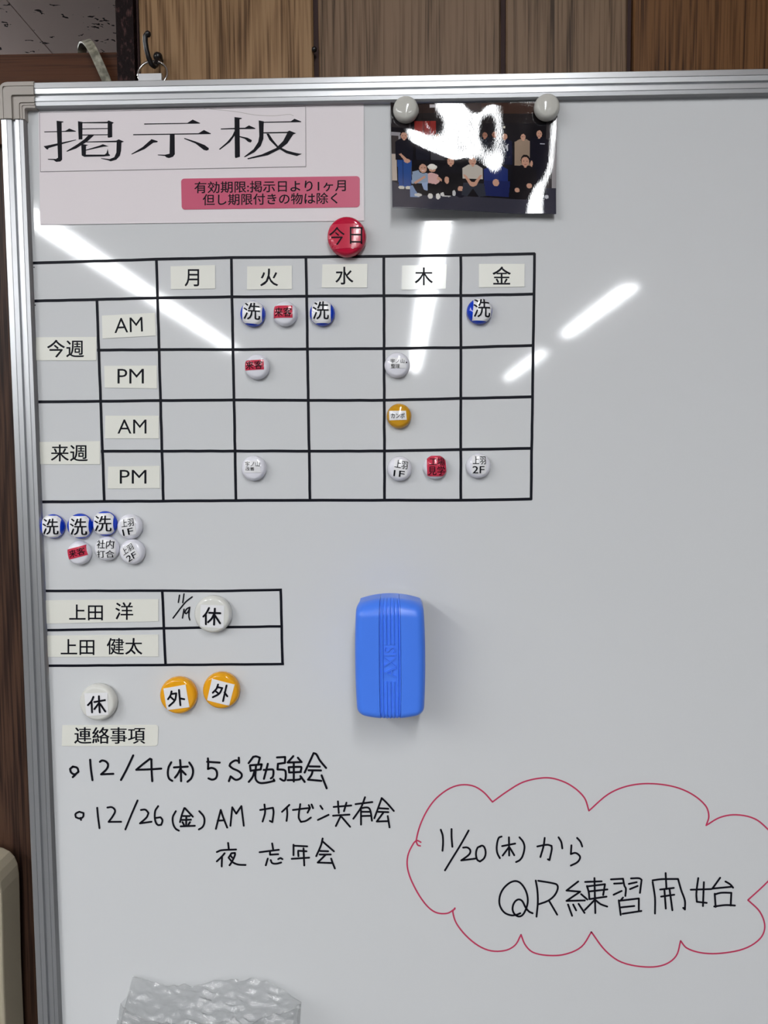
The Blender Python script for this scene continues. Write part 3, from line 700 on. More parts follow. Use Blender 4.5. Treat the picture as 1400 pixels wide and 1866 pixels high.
magnet(724, 665, 46.5, 'whitemag', 'white magnet with small two-line sticker and a dot, upper PM row', [(710.5,651.4),(739.3,652.2),(740,671),(710.5,671)], lines=[('宇ノ山', (712.2,654.3,737.1,662)), ('整理', (712.7,663.4,728.6,670.7))], style=(0.004, 0), dot=(741, 660.5), group=GU)
magnet(727.5, 758, 45.5, 'ochremag', 'ochre yellow magnet with small カンポ sticker in the lower AM row', [(708.9,748.6),(740,748.6),(741.4,765),(709.7,766)], lines=[('カンポ', (712.7,752.4,737.6,762.2))], style=(0, 0.01))
magnet(728.5, 854, 45.5, 'whitemag', 'white magnet with tilted 上羽1F sticker beside the red-stickered magnet', [(719.6,835.4),(745.8,839.5),(741,869.8),(716.3,868.2)], lines=[('上羽', [(720.9,837.2),(744.2,841.1),(742.2,855.4),(718.8,851.8)]), ('1F', [(718.2,856.2),(738,858.6),(736.8,870),(716.8,867.4)])], style=MS, group=GU)
magnet(794, 851, 45, 'whitemag', 'white magnet covered by a square red 工場見学 sticker', [(777.9,830.4),(811.6,830.4),(814.9,868.2),(778.7,868.2)], 'redsticker', [('工場', (782.8,833.9,811.2,848.5)), ('見学', (780.5,849.3,811.2,865.6))], MS, group=GR)
magnet(872.5, 849, 46, 'whitemag', 'white magnet with 上羽2F sticker in the bottom right cell', [(860.9,829.6),(886.3,829.6),(885.5,864),(860,864)], lines=[('上羽', (861.7,831.2,885.5,846)), ('2F', (861,849.3,883,862.5))], style=MS, group=GU)
magnet(462, 853, 46.5, 'whitemag', 'white magnet with tiny two-line sticker in the bottom row of the grid, second column', [(446.2,839.1),(473.7,839.8),(475.4,861.4),(445.6,861.4)], lines=[('宇ノ山', (447.3,840.8,473.7,850)), ('改善', (448,851,464,857.5))], style=(0.004, 0), group=GU)
magnet(94, 959.5, 44.5, 'bluemag', 'blue magnet with 洗 sticker touching the left frame rail', [(76.5,939.6),(109.5,940.4),(108.7,979.7),(77.3,979.7)], lines=[(wash, (78,944.8,107.1,974.2))], style=MS, group=GB)
magnet(144, 959, 46, 'bluemag', 'blue magnet with 洗 sticker, middle of the three under the grid', [(124.7,940.4),(160.1,940.7),(161.4,978.9),(126.8,979.4)], lines=[(wash, (127.8,944.4,158.7,975.3))], style=MS, group=GB)
magnet(189.5, 954.5, 45.5, 'bluemag', 'blue magnet with 洗 sticker beside a white 上羽1F magnet', [(169.5,935.7),(205.3,934.9),(206.4,973.4),(170.8,974.2)], lines=[(wash, (171.9,939.5,203.8,968.7))], style=MS, group=GB)
magnet(235.5, 960, 46, 'whitemag', 'white magnet with 上羽1F sticker, end of the upper row under the grid', [(220.3,945.1),(245.4,941.2),(248.6,973.4),(223.4,978.1)], lines=[('上羽', [(221,947.3),(243,943.8),(245,957.7),(222.5,961.2)]), ('1F', [(223,965),(242.5,961),(244.4,972.8),(225,976.6)])], style=MS, group=GU)
magnet(143, 1008, 44, 'whitemag', 'white magnet with tilted red 来客 sticker below the blue magnets', [(121.5,1001.7),(155.1,992.8),(159.8,1011.1),(125.5,1020)], 'redsticker', [('来客', [(125,1003.5),(153.5,996),(157,1009),(128,1016.8)])], MS, group=GR)
magnet(193.5, 1000, 45, 'whitemag', 'white magnet with square 社内打合 sticker below the blue magnets', [(175.5,982),(209.3,982.8),(210.8,1017.5),(174.7,1016.5)], lines=[('社内', (176.6,984,207.7,999.4)), ('打合', (177,1002.5,208.5,1016))], style=MS, group=GU)
magnet(240, 1006, 46.5, 'whitemag', 'white magnet with steeply tilted 上羽2F sticker, end of the lower row', [(218.5,1001.7),(239.1,986.8),(254.8,1012.7),(234.4,1026.9)], lines=[('上羽', [(221.3,1002.3),(239.1,989),(245.4,999.4),(226.5,1012.5)]), ('2F', [(229.5,1014.6),(246.2,1004),(250.7,1014),(234.8,1024.5)])], style=MS, group=GU)
R1 = [[(715,415),(670,500),(625,550)],[(665,530),(665,672)],[(718,490),(895,497)],[(808,425),(795,680)],[(800,500),(760,580),(700,640)],[(815,540),(890,658)]]
R2 = [[(340,1033),(330,1055),(312,1075)],[(331,1060),(333,1112)],[(345,1059),(398,1050)],[(368,1030),(372,1112)],[(368,1065),(345,1095)],[(374,1068),(400,1108)]]
R3 = [[(738,1005),(733,1025),(720,1045)],[(740,1018),(762,1015),(755,1050),(725,1080)],[(735,1035),(750,1048)],[(776,998),(783,1076)],[(780,1040),(803,1045)]]
R4 = [[(975,970),(968,990),(948,1012)],[(970,983),(996,988),(982,1015),(948,1035)],[(962,1003),(975,1014)],[(1018,975),(1000,1055)],[(1008,1010),(1022,1030)]]
LG = dict(H=0.0085, flat=1.0)
magnet(388, 1119.5, 68.5, 'offmag', 'large off-white magnet with 休 note lying across the two-row table', [(366,1101.4),(409.1,1103.2),(407.7,1144.8),(365.1,1141.7)], hand=(R1, (300, 1060), 8.75, 3.6), group='large magnets with handwritten notes', **LG)
magnet(178.5, 1280, 67.5, 'offmag', 'large off-white magnet with 休 note above the 連絡事項 label', [(154.3,1263.2),(196.4,1261.8),(198.2,1301.8),(158.2,1304.3)], hand=(R2, (50, 900), 2.8, 3.5), group='large magnets with handwritten notes', **LG)
magnet(325, 1267.5, 68, 'yelmag', 'large amber magnet with 外 note, left of the amber pair', [(298.2,1254.3),(338.6,1247.1),(345.7,1288.2),(304.6,1293.6)], hand=(R3, (50, 900), 2.8, 3.4), group='large magnets with handwritten notes', **LG)
magnet(403, 1258.5, 67.5, 'yelmag', 'large amber magnet with clockwise-tilted 外 note, right of the amber pair', [(386.8,1236.4),(427.9,1247.1),(417.9,1285.7),(377.9,1275.7)], hand=(R4, (50, 900), 2.8, 3.4), group='large magnets with handwritten notes', **LG)
magnet(632, 431, 71.5, 'redmag', 'large red magnet with 今日 sticker on the lower right corner of the poster', [(598,409.5),(663,406.9),(663,450.9),(600,454.5)], 'redsticker', [('今', (600,414.3,628.6,446.9)), ('日', (638,414.3,660.6,445))], (0.012, 0.006), H=0.0095, flat=1.0, y0=-0.0012)

# ------------------------------------------------------------------ photo print
PHOTO_Y = -0.0042
# paper warp of the pinned print, millimetres at spline knots, row by row
NU, NV = 16, 12
BUMP = [v*0.001 for v in (1.755, -0.297, -2.343, -3.233, -1.799, -1.511, -1.654, -2.423, -2.361, -2.311, -2.324, -0.952, -0.294, 0.054, 0.322, 0.216,
  2.865, 0.990, -1.108, -2.363, -0.411, -0.981, -1.043, -1.514, -1.566, -0.618, -1.163, -0.970, -0.750, -0.118, 0.216, 0.118,
  3.596, 1.713, -0.278, -1.827, -0.701, -0.460, -0.897, -0.667, -0.426, -0.567, -0.074, -1.275, -0.983, -1.030, -0.420, 0.417,
  4.216, 2.265, 0.817, 0.441, -0.734, 0.204, -0.036, -0.306, 0.194, -0.729, -0.101, -1.092, -0.503, -1.842, -0.884, -0.159,
  5.300, 3.488, 1.299, 0.803, 0.815, 0.405, 0.245, 0.282, 0.535, -0.204, 0.229, -0.434, -0.374, -2.810, -1.535, -1.647,
  6.502, 4.848, 2.836, 1.552, 0.871, 0.601, 0.822, 0.317, 0.980, 0.945, 0.963, 1.119, 0.154, -2.652, -1.282, -2.120,
  7.811, 6.568, 5.419, 4.527, 2.661, 1.696, 1.075, 1.770, 0.722, 1.223, 2.055, 0.999, -0.088, -2.017, -0.567, -1.536,
  9.059, 8.055, 7.196, 6.414, 5.298, 4.772, 3.901, 4.110, 2.859, 2.282, 2.271, 0.574, -0.944, -0.762, 0.399, -1.701,
  10.317, 9.434, 8.685, 8.024, 7.287, 6.716, 5.983, 5.487, 4.355, 3.321, 2.060, 0.125, -0.649, 0.610, 0.670, -1.181,
  11.707, 10.911, 10.204, 9.581, 8.929, 8.264, 7.466, 6.574, 5.327, 3.925, 2.289, 0.429, 0.698, 1.815, 1.500, 0.316,
  13.234, 12.510, 11.845, 11.231, 10.535, 9.708, 8.730, 7.571, 6.161, 4.600, 3.009, 1.639, 1.886, 2.944, 2.950, 2.157,
  14.839, 14.167, 13.524, 12.874, 12.090, 11.108, 9.936, 8.564, 6.993, 5.328, 3.786, 2.833, 3.478, 4.289, 4.319, 3.850)]
def spline_basis(t, n):
    """uniform cubic B-spline weights of n control values over t in 0..1"""
    s = t*(n-3); i = min(int(s), n-4); f = s-i
    return i, ((1-f)**3/6, (3*f**3-6*f*f+4)/6, (-3*f**3+3*f*f+3*f+1)/6, f**3/6)
def photo_off(u, v):
    if BUMP is None: return 0.0
    i, a = spline_basis(u, NU); j, b = spline_basis(v, NV); s = 0
    for q in range(4):
        for p in range(4): s += BUMP[(j+q)*NU+i+p]*a[p]*b[q]
    return s
PQ = [(712,187.5),(1017,183),(1012.5,392),(716,388)]
# the printed group picture, painted as flat shapes in the print's own picture frame
PW, PH = 300, 206
pic = [[(13, 13, 20)]*PW for _ in range(PH)]
def pxy(x, y): return (x-85)/1135*PW, (y-178)/785*PH
def pp(pts, col):
    q = [pxy(*p) for p in pts]; c = col
    y0 = max(0, int(min(p[1] for p in q))); y1 = min(PH-1, int(max(p[1] for p in q))+1)
    for yy in range(y0, y1+1):
        cy = yy+0.5; xs = []
        for (ax, ay), (bx, by) in zip(q, q[1:]+q[:1]):
            if (ay <= cy) != (by <= cy): xs.append(ax+(cy-ay)/(by-ay)*(bx-ax))
        xs.sort()
        for a, b in zip(xs[::2], xs[1::2]):
            for xx in range(max(0, round(a)), min(PW, round(b))): pic[yy][xx] = c
def pe(cx, cy, rx, ry, col): pp([(cx+rx*math.cos(t), cy+ry*math.sin(t)) for t in [2*math.pi*i/18 for i in range(18)]], col)
def pr(x0, y0, x1, y1, col): pp([(x0, y0), (x1, y0), (x1, y1), (x0, y1)], col)
SK, SKD, HAIR, BLK = (196, 150, 128), (160, 112, 92), (20, 17, 18), (17, 17, 22)
pr(80, 178, 1225, 330, (26, 22, 24)); pr(700, 185, 1160, 262, (58, 38, 30)); pr(250, 185, 700, 250, (44, 32, 30)); pr(350, 190, 400, 212, (190, 185, 190))
pr(245, 308, 390, 410, (138, 40, 36)); pr(300, 308, 312, 410, (100, 26, 26)); pr(345, 308, 355, 410, (104, 28, 28)); pr(85, 300, 210, 360, (40, 36, 38))
pr(82, 395, 150, 565, (150, 146, 150)); pr(82, 420, 135, 560, (62, 56, 56)); pr(82, 562, 118, 760, (186, 172, 160)); pr(205, 310, 222, 720, (70, 66, 70))
pr(1150, 300, 1190, 780, (52, 48, 50)); pr(1188, 290, 1225, 780, (150, 146, 148)); pr(848, 350, 866, 366, (220, 214, 200))
pr(80, 862, 1225, 975, (52, 52, 64)); pp([(80, 760), (130, 790), (300, 870), (80, 880)], (52, 52, 64)); pr(1150, 780, 1225, 880, (50, 50, 62))
def person(x, top, w, h, shirt, legs=None, skin=SK, hair=HAIR, headr=24, feet=None):
    if legs: pp([(x-w*.42, top+h*.48), (x+w*.42, top+h*.48), (x+w*.36, top+h), (x-w*.36, top+h)], legs)
    pp([(x-w*.22, top+headr*1.9), (x+w*.22, top+headr*1.9), (x+w*.5, top+headr*2.7), (x+w*.5, top+h*.52), (x-w*.5, top+h*.52), (x-w*.5, top+headr*2.7)], shirt)
    pr(x-8, top+headr*1.6, x+8, top+headr*2.3, skin)
    pe(x, top+headr*.95, headr*.85, headr*1.05, hair); pe(x, top+headr*1.2, headr*.72, headr*.9, skin)
    pe(x-headr*.3, top+headr*1.1, 3, 2.2, (50, 36, 34)); pe(x+headr*.3, top+headr*1.1, 3, 2.2, (50, 36, 34)); pr(x-7, top+headr*1.62, x+7, top+headr*1.74, (150, 70, 66))
    if feet: pe(x-w*.2, top+h+6, 22, 13, feet); pe(x+w*.2, top+h+6, 22, 13, feet)
# back row
for x, top, sh in ((300, 400, (24, 26, 38)), (400, 395, (60, 60, 66)), (490, 390, (26, 28, 36)), (580, 392, (30, 32, 40)), (660, 395, (34, 36, 46)), (725, 385, (28, 34, 44)), (792, 380, (22, 26, 36))):
    person(x, top, 95, 380, sh, (18, 18, 24), skin=SKD)
person(862, 395, 105, 440, (16, 22, 48), (14, 16, 26)); pp([(868, 490), (886, 475), (880, 540)], (190, 190, 196))
person(988, 397, 118, 440, (150, 130, 112), (18, 18, 26))
person(1100, 368, 132, 470, (18, 19, 32), (16, 18, 30), headr=28, feet=(120, 124, 134)); pr(1108, 462, 1140, 470, (150, 150, 160)); pe(1048, 610, 9, 22, SK)
# woman at the left in jeans
person(172, 385, 118, 420, (20, 21, 32), (40, 74, 138), headr=30, feet=(200, 196, 184)); pe(190, 610, 22, 16, SK); pp([(135, 560), (150, 552), (195, 600), (180, 618)], SK); pr(158, 600, 166, 790, (30, 56, 108))
# crouching front row
pp([(225, 690), (270, 675), (330, 700), (335, 830), (215, 800)], (140, 156, 178)); pp([(215, 780), (340, 770), (420, 800), (430, 865), (230, 865)], BLK); pe(298, 660, 36, 40, HAIR); pe(298, 662, 27, 34, SK); pe(288, 656, 4, 3, (50, 36, 34)); pe(310, 656, 4, 3, (50, 36, 34)); pp([(284, 674), (312, 674), (298, 684)], (220, 190, 186))
pp([(205, 800), (225, 790), (270, 880), (205, 880)], (120, 140, 176)); pp([(285, 770), (330, 765), (325, 830), (300, 820)], (150, 166, 198)); pe(262, 862, 26, 12, (196, 194, 190)); pp([(232, 770), (310, 715), (318, 728), (246, 782)], SK)
pp([(330, 700), (355, 690), (400, 705), (412, 760), (385, 780), (330, 770)], (206, 164, 160)); pe(362, 665, 24, 22, SK); pe(362, 648, 34, 20, (222, 218, 208)); pe(362, 640, 24, 16, (232, 228, 220)); pp([(398, 715), (430, 745), (425, 756), (392, 740)], SK)
pe(345, 868, 18, 20, (216, 212, 206)); pe(398, 868, 16, 22, (220, 216, 210)); pe(440, 852, 28, 16, (206, 204, 200)); pe(470, 856, 20, 14, (190, 188, 186))
person(490, 560, 150, 330, (24, 24, 30), headr=34); pp([(420, 690), (560, 690), (585, 860), (440, 860)], (18, 18, 22)); pe(460, 745, 16, 28, SK); pe(555, 808, 20, 22, SK); pe(552, 846, 32, 26, (16, 18, 34)); pe(508, 840, 12, 22, (190, 190, 190))
pp([(575, 760), (715, 760), (735, 850), (680, 860), (640, 800), (600, 860), (560, 850)], (44, 48, 58)); person(640, 560, 140, 330, (186, 178, 168), headr=34, hair=(110, 108, 108)); pp([(572, 700), (588, 700), (640, 765), (620, 782)], SK); pp([(690, 700), (706, 700), (662, 782), (640, 768)], SK); pe(640, 770, 22, 18, SK)
person(800, 570, 165, 340, (28, 44, 104), headr=32); pp([(715, 740), (900, 740), (890, 850), (730, 850)], (24, 34, 84)); pe(800, 752, 22, 26, SK)
person(1004, 553, 150, 330, (22, 21, 26), headr=38); pp([(925, 660), (1085, 660), (1080, 840), (930, 830)], (20, 19, 24)); pe(950, 796, 18, 16, SK); pe(1035, 762, 20, 18, SK); pe(1155, 842, 14, 14, (200, 200, 206))
def build_photo():
    nu, nv = PW//2, PH//2
    me = bpy.data.meshes.new('print_sheet')
    org = at(865, 190, PHOTO_Y)
    vs = []; fs = []; cols = []
    for j in range(nv*2+1):
        for i in range(nu*2+1):
            u, v = i/(nu*2), j/(nv*2)
            p = at(*bil(PQ, u, 1-v), PHOTO_Y); p = p+Vector((0, -photo_off(u, v), 0)); vs.append(tuple(p-org))
    W = nu*2+1
    for j in range(nv*2):
        for i in range(nu*2):
            fs.append((j*W+i, (j+1)*W+i, (j+1)*W+i+1, j*W+i+1)); cols.append(pic[min(j, PH-1)][min(i, PW-1)])
    me.from_pydata(vs, [], fs)
    ca = me.color_attributes.new('picture', 'BYTE_COLOR', 'CORNER')
    for k, c in enumerate(cols):
        lin = srgb(*c)
        for q in range(4): ca.data[k*4+q].color = lin
    for p in me.polygons: p.use_smooth = True
    m = mat('glossy print', (0, 0, 0), 0.045, bump=(1500, 0.14, 0.00016), stretch=(1, 1, 0.3))
    a = m.node_tree.nodes.new('ShaderNodeVertexColor'); a.layer_name = 'picture'
    m.node_tree.links.new(a.outputs['Color'], m.node_tree.nodes['Principled BSDF'].inputs['Base Color'])
    me.materials.append(m)
    o = bpy.data.objects.new('photo_print', me); COL.objects.link(o); o.location = org
    md = o.modifiers.new('paper', 'SOLIDIFY'); md.thickness = 0.00025; md.offset = -1
    tag(o, 'glossy dark group photo print pinned by two grey magnets', 'photo')
build_photo()
GG = 'grey magnets pinning the photo'
magnet(739.8, 197.5, 47, 'greymag', 'grey magnet on the top left corner of the photo print', H=0.0085, y0=PHOTO_Y-0.0003, group=GG)
magnet(998, 193.5, 47.5, 'greymag', 'grey magnet on the top right corner of the photo print', H=0.0085, y0=PHOTO_Y-0.0003, group=GG)

# ------------------------------------------------------------------ whiteboard eraser
DEPTH = 0.043
def eraser():
    yf = -DEPTH
    c = at(711, 1200, yf); W = (at(775.5, 1200, yf).x-at(645.8, 1200, yf).x)/2
    zt = at(711, 1080, -0.010).z; zb = at(711, 1313, yf).z
    c.z = (zt+zb)/2; Hh = (zt-zb)/2
    t = thing('whiteboard_eraser', 'blue plastic whiteboard eraser stuck upright in the middle of the board', 'eraser', (c.x, 0, c.z))
    def wid(v): return W*(1-0.055*abs(v)**2.2-0.075*(max(0, abs(v)-0.86)/0.14)**2)
    def pos(u, v): return c.x+wid(v)*u, c.z+Hh*v*(1-(0.085 if v > 0 else 0.06)*u*u*abs(v)**1.5)
    ch = 0.155/0.5*0.97                                     # half width of the ribbed channel, in u
    def depth(u, v):
        du = min((1-abs(u))*W, 1); dv = min((1-abs(v))*Hh, 1)
        d = DEPTH
        r = 0.006; ru = max(0, r-du)/r; d -= r*(1-math.sqrt(max(0, 1-ru*ru)))
        r2 = 0.013 if v > 0 else 0.006; k = max(0, r2-dv)/r2; d -= r2*(1-math.sqrt(max(0, 1-k*k)))*(0.95 if v > 0 else 0.8)
        return d-0.0012*u*u
    def lin(a, b, n): return [a+(b-a)*i/n for i in range(n+1)]
    def edge(n=10): return [1-0.22*(1-i/n)**1.6 for i in range(n+1)]
    vs = sorted(set([-x for x in edge(16)]+lin(-0.78, 0.72, 20)+[1-0.28*(1-i/20)**1.6 for i in range(21)]))
    def patch(us, fn, name, back=True, m=M['eraser']):
        g = Geo(); nu, nv = len(us), len(vs)
        pts = []
        for v in vs:
            for u in us:
                x, z = pos(u, v); pts.append((x, -fn(u, v), z))
        f = [(j*nu+i, j*nu+i+1, (j+1)*nu+i+1, (j+1)*nu+i) for j in range(nv-1) for i in range(nu-1)]
        rim = [i for i in range(nu)]+[j*nu+nu-1 for j in range(1, nv)]+[(nv-1)*nu+i for i in range(nu-2, -1, -1)]+[j*nu for j in range(nv-2, 0, -1)]
        k = len(pts)
        for a in rim: pts.append((pts[a][0], -0.012, pts[a][2]))
        n = len(rim)
        f += [(rim[i], k+i, k+(i+1) % n, rim[(i+1) % n]) for i in range(n)]
        f.append(tuple(k+i for i in range(n)))
        g.add(pts, f); return g.obj(name, m, t, smooth=False)
    cu = 0.01
    body_l = patch([-x for x in edge()][0:]+lin(-0.78, -ch-cu-0.002, 8)+[-ch-cu], depth, 'side_shell')
    body_r = patch([ch+cu]+lin(ch+cu+0.002, 0.78, 8)+edge()[1:], depth, 'side_shell')
    for b in (body_l, body_r):
        for p in b.data.polygons: p.use_smooth = True
        b.data.set_sharp_from_angle(angle=0.7)
    # channel with vertical ribs
    us = lin(-ch, ch, 72)
    def rib(u, v):
        d = depth(u, v)-0.0016
        q = (u/ch)*2.75                                    # five ribs at -2..2
        k = round(q)
        if abs(k) <= 2:
            s = abs(q-k)
            if not (abs(k) <= 1 and -0.36 < v < 0.26):
                d += 0.0012*max(0, 1-(s/0.30)**2)**0.5 if s < 0.30 else 0
        return d
    vs.extend([-0.36, -0.352, 0.252, 0.26]); vs.sort()
    grip = patch(us, rib, 'ribbed_grip')
    for p in grip.data.polygons: p.use_smooth = True
    grip.data.set_sharp_from_angle(angle=0.9)
    # raised lettering, read from bottom to top
    v2, f2 = text_geo('AXIS', 0, 0.012); v3 = text_geo('AXIS', 0, -0.022)[0]; g = Geo()
    x0, x1 = at(700.5, 1200, yf).x, at(721, 1200, yf).x; z0, z1 = at(711, 1235, yf).z, at(711, 1180, yf).z
    yb = -(depth(0, 0)-0.0016)
    top = [(x1-(x1-x0)*b if False else x0+(x1-x0)*(1-b), yb-0.0011, z0+(z1-z0)*a) for a, b in v3]
    low = [(x0+(x1-x0)*(1-b), yb+0.0003, z0+(z1-z0)*a) for a, b in v2]
    n = len(top); g.add(top+low, f2)
    cnt = {}
    for q in f2:
        for i in range(len(q)): cnt[(q[i], q[(i+1) % len(q)])] = 1
    g.f += [(a, b, b+n, a+n) for (a, b) in cnt if (b, a) not in cnt]
    g.obj('lettering', M['eraser'], grip)
    # felt pad against the board
    g = Geo(); o = []
    for k in range(40):
        a = 2*math.pi*k/40; u = abs(math.cos(a))**0.35*math.copysign(1, math.cos(a)); v = abs(math.sin(a))**0.35*math.copysign(1, math.sin(a))
        x, z = pos(u*0.93, v*0.95); o.append((x, z))
    g.prism([(x, -0.0125, z) for x, z in o], [(x, -0.0003, z) for x, z in o]); g.obj('felt_pad', M['felt'], t)
eraser()

# ------------------------------------------------------------------ wall hook above the frame
def hook():
    yw = WALL_Y
    b = at(288, 104, yw-0.006)
    t = thing('wall_hook', 'black iron hook screwed to the plank wall holding the whiteboard ring', 'hook', (b.x, yw, b.z))
    g = Geo(); g.ball(b, 0.0037); g.tube([b, (b.x, yw+0.004, b.z)], 0.0026, 12); g.obj('screw_head', M['black'], t, smooth=True)
    P = lambda x, y, d: at(x, y, yw-d)
    pts = [P(288, 108, 0.008), P(285, 117, 0.011), P(281, 121, 0.0135), P(276, 117, 0.016), P(271, 105, 0.018), P(267, 90, 0.0195), P(265, 76, 0.0205), P(265, 66, 0.021), P(268, 62, 0.021)]
    q = []
    for i in range(len(pts)-1):
        for k in range(4): q.append(pts[i].lerp(pts[i+1], k/4))
    q.append(pts[-1])
    g = Geo(); g.tube(q, [0.0022]*6+[0.0019]*(len(q)-6), 10); g.obj('hook_arm', M['black'], t, smooth=True)
    g = Geo(); g.ball(P(269.5, 62, 0.021), 0.0024); g.obj('hook_tip', M['black'], t, smooth=True)
hook()
# small knot of dark metal in the second plank joint
c = at(573, 90, WALL_Y-0.001)
g = Geo(); g.ball(c, 0.0022, 12, 8); n_ = g.obj('nail', M['black'], smooth=True, origin=c); tag(n_, 'small dark round nail head in a joint between wall planks', 'nail')

# ------------------------------------------------------------------ strap hooked over the partition rail
def strap():
    yb = PY
    pth = [(150, 99, yb+0.052), (150, 84, yb+0.045), (152.5, 76, yb+0.03), (157, 75, yb+0.012), (163, 81, yb-0.004), (171, 95, yb-0.010), (180, 114, yb-0.010), (188, 132, yb-0.009), (194.5, 148, yb-0.008), (202, 175, yb-0.006), (212, 215, yb-0.004)]
    cs = [at(*p) for p in pth]
    q = []
    for i in range(len(cs)-1):
        for k in range(5):
            a, b = cs[max(i-1, 0)], cs[min(i+2, len(cs)-1)]; t = k/5
            q.append(0.5*((2*cs[i])+(cs[i+1]-a)*t+(2*a-5*cs[i]+4*cs[i+1]-b)*t*t+(3*cs[i]-a-3*cs[i+1]+b)*t**3))
    q.append(cs[-1]); g = Geo(); v = []; f = []; n = len(q)
    for i, p in enumerate(q):
        t = (q[min(i+1, n-1)]-q[max(i-1, 0)]).normalized(); wv = Vector((1, 0, 0.25)); wv = (wv-t*wv.dot(t)).normalized()*0.0038; nn = t.cross(wv).normalized()*0.0006
        v += [p-wv-nn, p+wv-nn, p+wv+nn, p-wv+nn]
    for i in range(n-1):
        for k in range(4): f.append((i*4+k, i*4+(k+1) % 4, (i+1)*4+(k+1) % 4, (i+1)*4+k))
    f += [(0, 1, 2, 3), tuple(4*(n-1)+k for k in (3, 2, 1, 0))]
    o = mesh('hanging_strap', v, f, M['strap'], origin=cs[3]); tag(o, 'weathered grey strap arching over the brown rail behind the board corner', 'strap')
strap()

# ------------------------------------------------------------------ beige casing at the lower left
def casing():
    yb, yf = 0.055, 0.020
    pts = [at(x, y, yb) for x, y in ((-40, 1538), (-6, 1540), (8, 1543), (20, 1549), (29, 1559), (34.5, 1572), (37, 1590), (38, 1612))]
    xr = at(40.5, 1740, yb).x; xl = -0.75
    o = [(xl, pts[0].z)]+[(p.x, p.z) for p in pts]+[(xr, 1.1), (xr, 0.0), (xl, 0.0)]
    t = thing('cabinet', 'pale beige round-shouldered casing at the bottom left in front of the wood panel', 'cabinet', ((xl+xr)/2, 0.04, 0))
    g = Geo(); g.prism([(a, yf, b) for a, b in o], [(a, yb, b) for a, b in o]); b = g.obj('casing', M['beige'], t)
    bv = b.modifiers.new('bevel', 'BEVEL'); bv.width = 0.003; bv.segments = 3; bv.limit_method = 'ANGLE'; bv.angle_limit = 0.9
    zt = pts[-1].z-0.006
    g = Geo(); g.box((xl+0.05, yf-0.004, 0.1), (xr-0.0035, yf+0.001, zt)); g.obj('front_panel', M['offwhite'], t, label='off-white front panel')
casing()

# ------------------------------------------------------------------ clear plastic bag
def film_mat():
    m = bpy.data.materials.new('clear plastic film'); m.use_nodes = True
    n = m.node_tree.nodes; l = m.node_tree.links; n.clear()
    o = n.new('ShaderNodeOutputMaterial'); tr = n.new('ShaderNodeBsdfTransparent'); tr.inputs[0].default_value = (0.965, 0.97, 0.97, 1)
    gl = n.new('ShaderNodeBsdfGlossy'); gl.inputs['Roughness'].default_value = 0.11; gl.inputs[0].default_value = (0.9, 0.9, 0.9, 1)
    df = n.new('ShaderNodeBsdfDiffuse'); df.inputs[0].default_value = (0.62, 0.63, 0.63, 1)
    lw = n.new('ShaderNodeLayerWeight'); lw.inputs['Blend'].default_value = 0.28
    t = n.new('ShaderNodeTexCoord'); nz = n.new('ShaderNodeTexNoise'); nz.inputs['Scale'].default_value = 42; nz.inputs['Detail'].default_value = 6; nz.inputs['Roughness'].default_value = 0.6; nz.inputs['Distortion'].default_value = 0.8
    bp = n.new('ShaderNodeBump'); bp.inputs['Strength'].default_value = 0.7; bp.inputs['Distance'].default_value = 0.006
    l.new(t.outputs['Object'], nz.inputs['Vector']); l.new(nz.outputs['Fac'], bp.inputs['Height'])
    for q in (gl, lw): l.new(bp.outputs[0], q.inputs['Normal'])
    m1 = n.new('ShaderNodeMixShader'); m1.inputs[0].default_value = 0.06; l.new(tr.outputs[0], m1.inputs[1]); l.new(df.outputs[0], m1.inputs[2])
    ad = n.new('ShaderNodeMath'); ad.operation = 'MULTIPLY_ADD'; ad.inputs[1].default_value = 0.36; ad.inputs[2].default_value = 0.10; l.new(lw.outputs['Facing'], ad.inputs[0])
    m2 = n.new('ShaderNodeMixShader'); l.new(ad.outputs[0], m2.inputs[0]); l.new(m1.outputs[0], m2.inputs[1]); l.new(gl.outputs[0], m2.inputs[2])
    l.new(m2.outputs[0], o.inputs[0]); return m
M['film'] = film_mat()
from mathutils import noise as mnoise
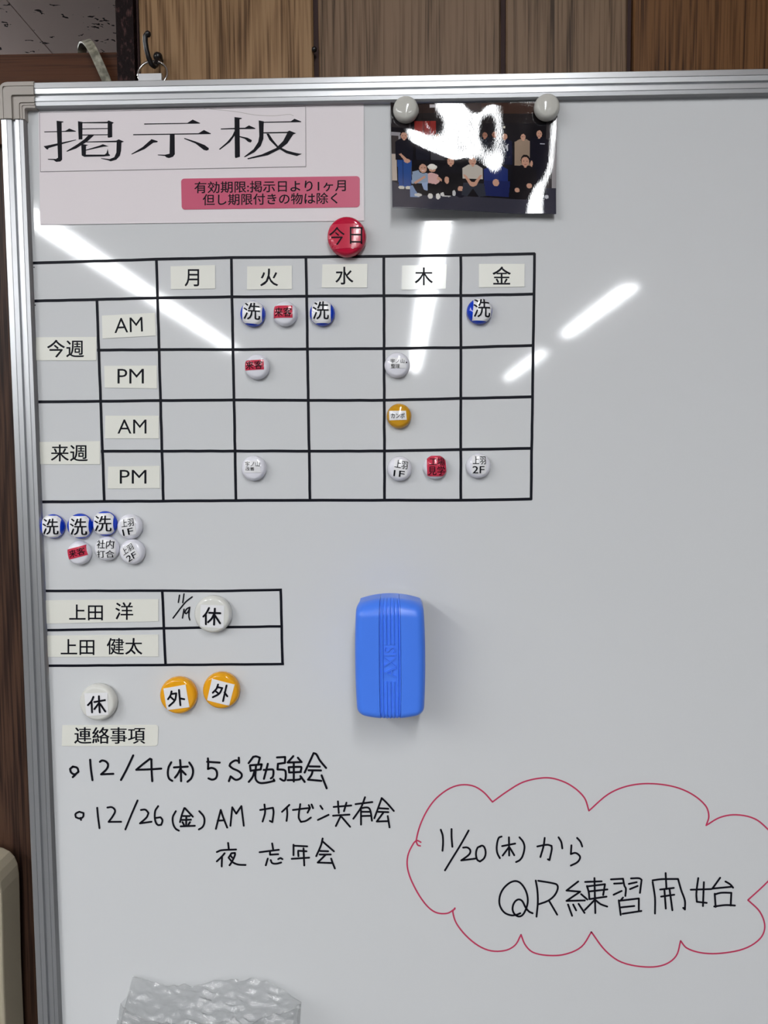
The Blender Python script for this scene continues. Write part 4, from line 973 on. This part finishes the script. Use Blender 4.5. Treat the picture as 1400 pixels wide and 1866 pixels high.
def bag():
    O, S = (150, 1700), 2.8
    back = [(258,220),(330,230),(400,250),(500,255),(640,245),(740,225),(820,217),(900,235),(1010,268),(1118,352)]
    front = [(200,352),(280,410),(400,437),(520,437),(640,424),(740,432),(860,437),(990,415),(1118,356)]
    def samp(path, n):
        L = [0]
        for a, b in zip(path, path[1:]): L.append(L[-1]+math.hypot(b[0]-a[0], b[1]-a[1]))
        out = []
        for i in range(n+1):
            d = L[-1]*i/n; k = 0
            while k < len(L)-2 and L[k+1] < d: k += 1
            t = (d-L[k])/(L[k+1]-L[k]); out.append((path[k][0]+(path[k+1][0]-path[k][0])*t, path[k][1]+(path[k+1][1]-path[k][1])*t))
        return out
    n, rows = 150, 100; H = 0.17
    yb, yf = -0.005, -0.034
    tb = [at(O[0]+x/S, O[1]+y/S, yb) for x, y in samp(smooth_path(back), n)]
    tf = [at(O[0]+x/S, O[1]+y/S, yf if 0.03 < i/n < 0.97 else (yb+yf)/2) for i, (x, y) in enumerate(samp(smooth_path(front), n))]
    t = thing('plastic_bag', 'crumpled clear plastic bag standing open at the bottom edge of the whiteboard', 'bag', ((tb[0].x+tb[-1].x)/2, 0, tb[0].z-H))
    zb = min(p.z for p in tf)-0.12
    xl0, xr0 = at(211, 1880, -0.012).x-0.004, at(545, 1880, -0.012).x-0.002
    def wall(top, y, name, sgn, amp):
        v = []; f = []
        for j in range(rows+1):
            s = j/rows
            for i in range(n+1):
                u = i/n; p = top[i]
                xb = xl0+(xr0-xl0)*u
                x = p.x+(xb-p.x)*min(1, s*2.2); z = p.z+(zb-p.z)*s
                side = 4*u*(1-u)
                bulge = sgn*0.012*side*min(1, s*3)
                nn = mnoise.turbulence(Vector((x*26, z*26, y*100)), 4, False)-0.6
                cr = abs(mnoise.noise(Vector((x*38+z*30, z*22-x*14, y*50))))
                yy = p.y-bulge*1.0+amp*(nn*0.6-cr*0.9)*(0.25+0.75*side)
                q1 = mnoise.noise(Vector((x*60+z*45, z*130-x*30, y*70+3))); q2 = mnoise.noise(Vector((x*55-z*50, z*110+x*60, y*70+9)))
                yy += amp*0.6*((1-abs(q1))**3+(1-abs(q2))**3-0.9)*(0.3+0.7*side)
                yy = min(yy, -0.0012)
                v.append((x, yy, z))
        W = n+1
        for j in range(rows):
            for i in range(n): f.append((j*W+i, j*W+i+1, (j+1)*W+i+1, (j+1)*W+i))
        return mesh(name, v, f, M['film'], t, smooth=True), v
    _, vb = wall(tb, yb, 'back_film', -0.1, 0.006)
    _, vf = wall(tf, yf, 'front_film', 1, 0.009)
    # welded rims of the mouth
    g = Geo(); g.tube([Vector(vb[i]) for i in range(n+1)], 0.0004, 6); g.obj('mouth_rim', M['film'], t, smooth=True)
    g = Geo(); g.tube([Vector(vf[i]) for i in range(n+1)], 0.0004, 6); g.obj('mouth_rim', M['film'], t, smooth=True)
    # gusset strips joining front and back at both sides
    W = n+1
    for i, nm in ((0, 'side_gusset'), (n, 'side_gusset')):
        a = [Vector(vb[j*W+i]) for j in range(rows+1)]; b = [Vector(vf[j*W+i]) for j in range(rows+1)]; m_ = 8; v = []; f = []
        for j in range(rows+1):
            for k in range(m_+1):
                p = a[j].lerp(b[j], k/m_); dx = (0.004 if i == 0 else -0.004)*math.sin(math.pi*k/m_)
                v.append((p.x+dx*(0.5+mnoise.noise(p*60)), p.y, p.z))
        for j in range(rows):
            for k in range(m_): f.append((j*(m_+1)+k, j*(m_+1)+k+1, (j+1)*(m_+1)+k+1, (j+1)*(m_+1)+k))
        mesh(nm, v, f, M['film'], t, smooth=True)
bag()
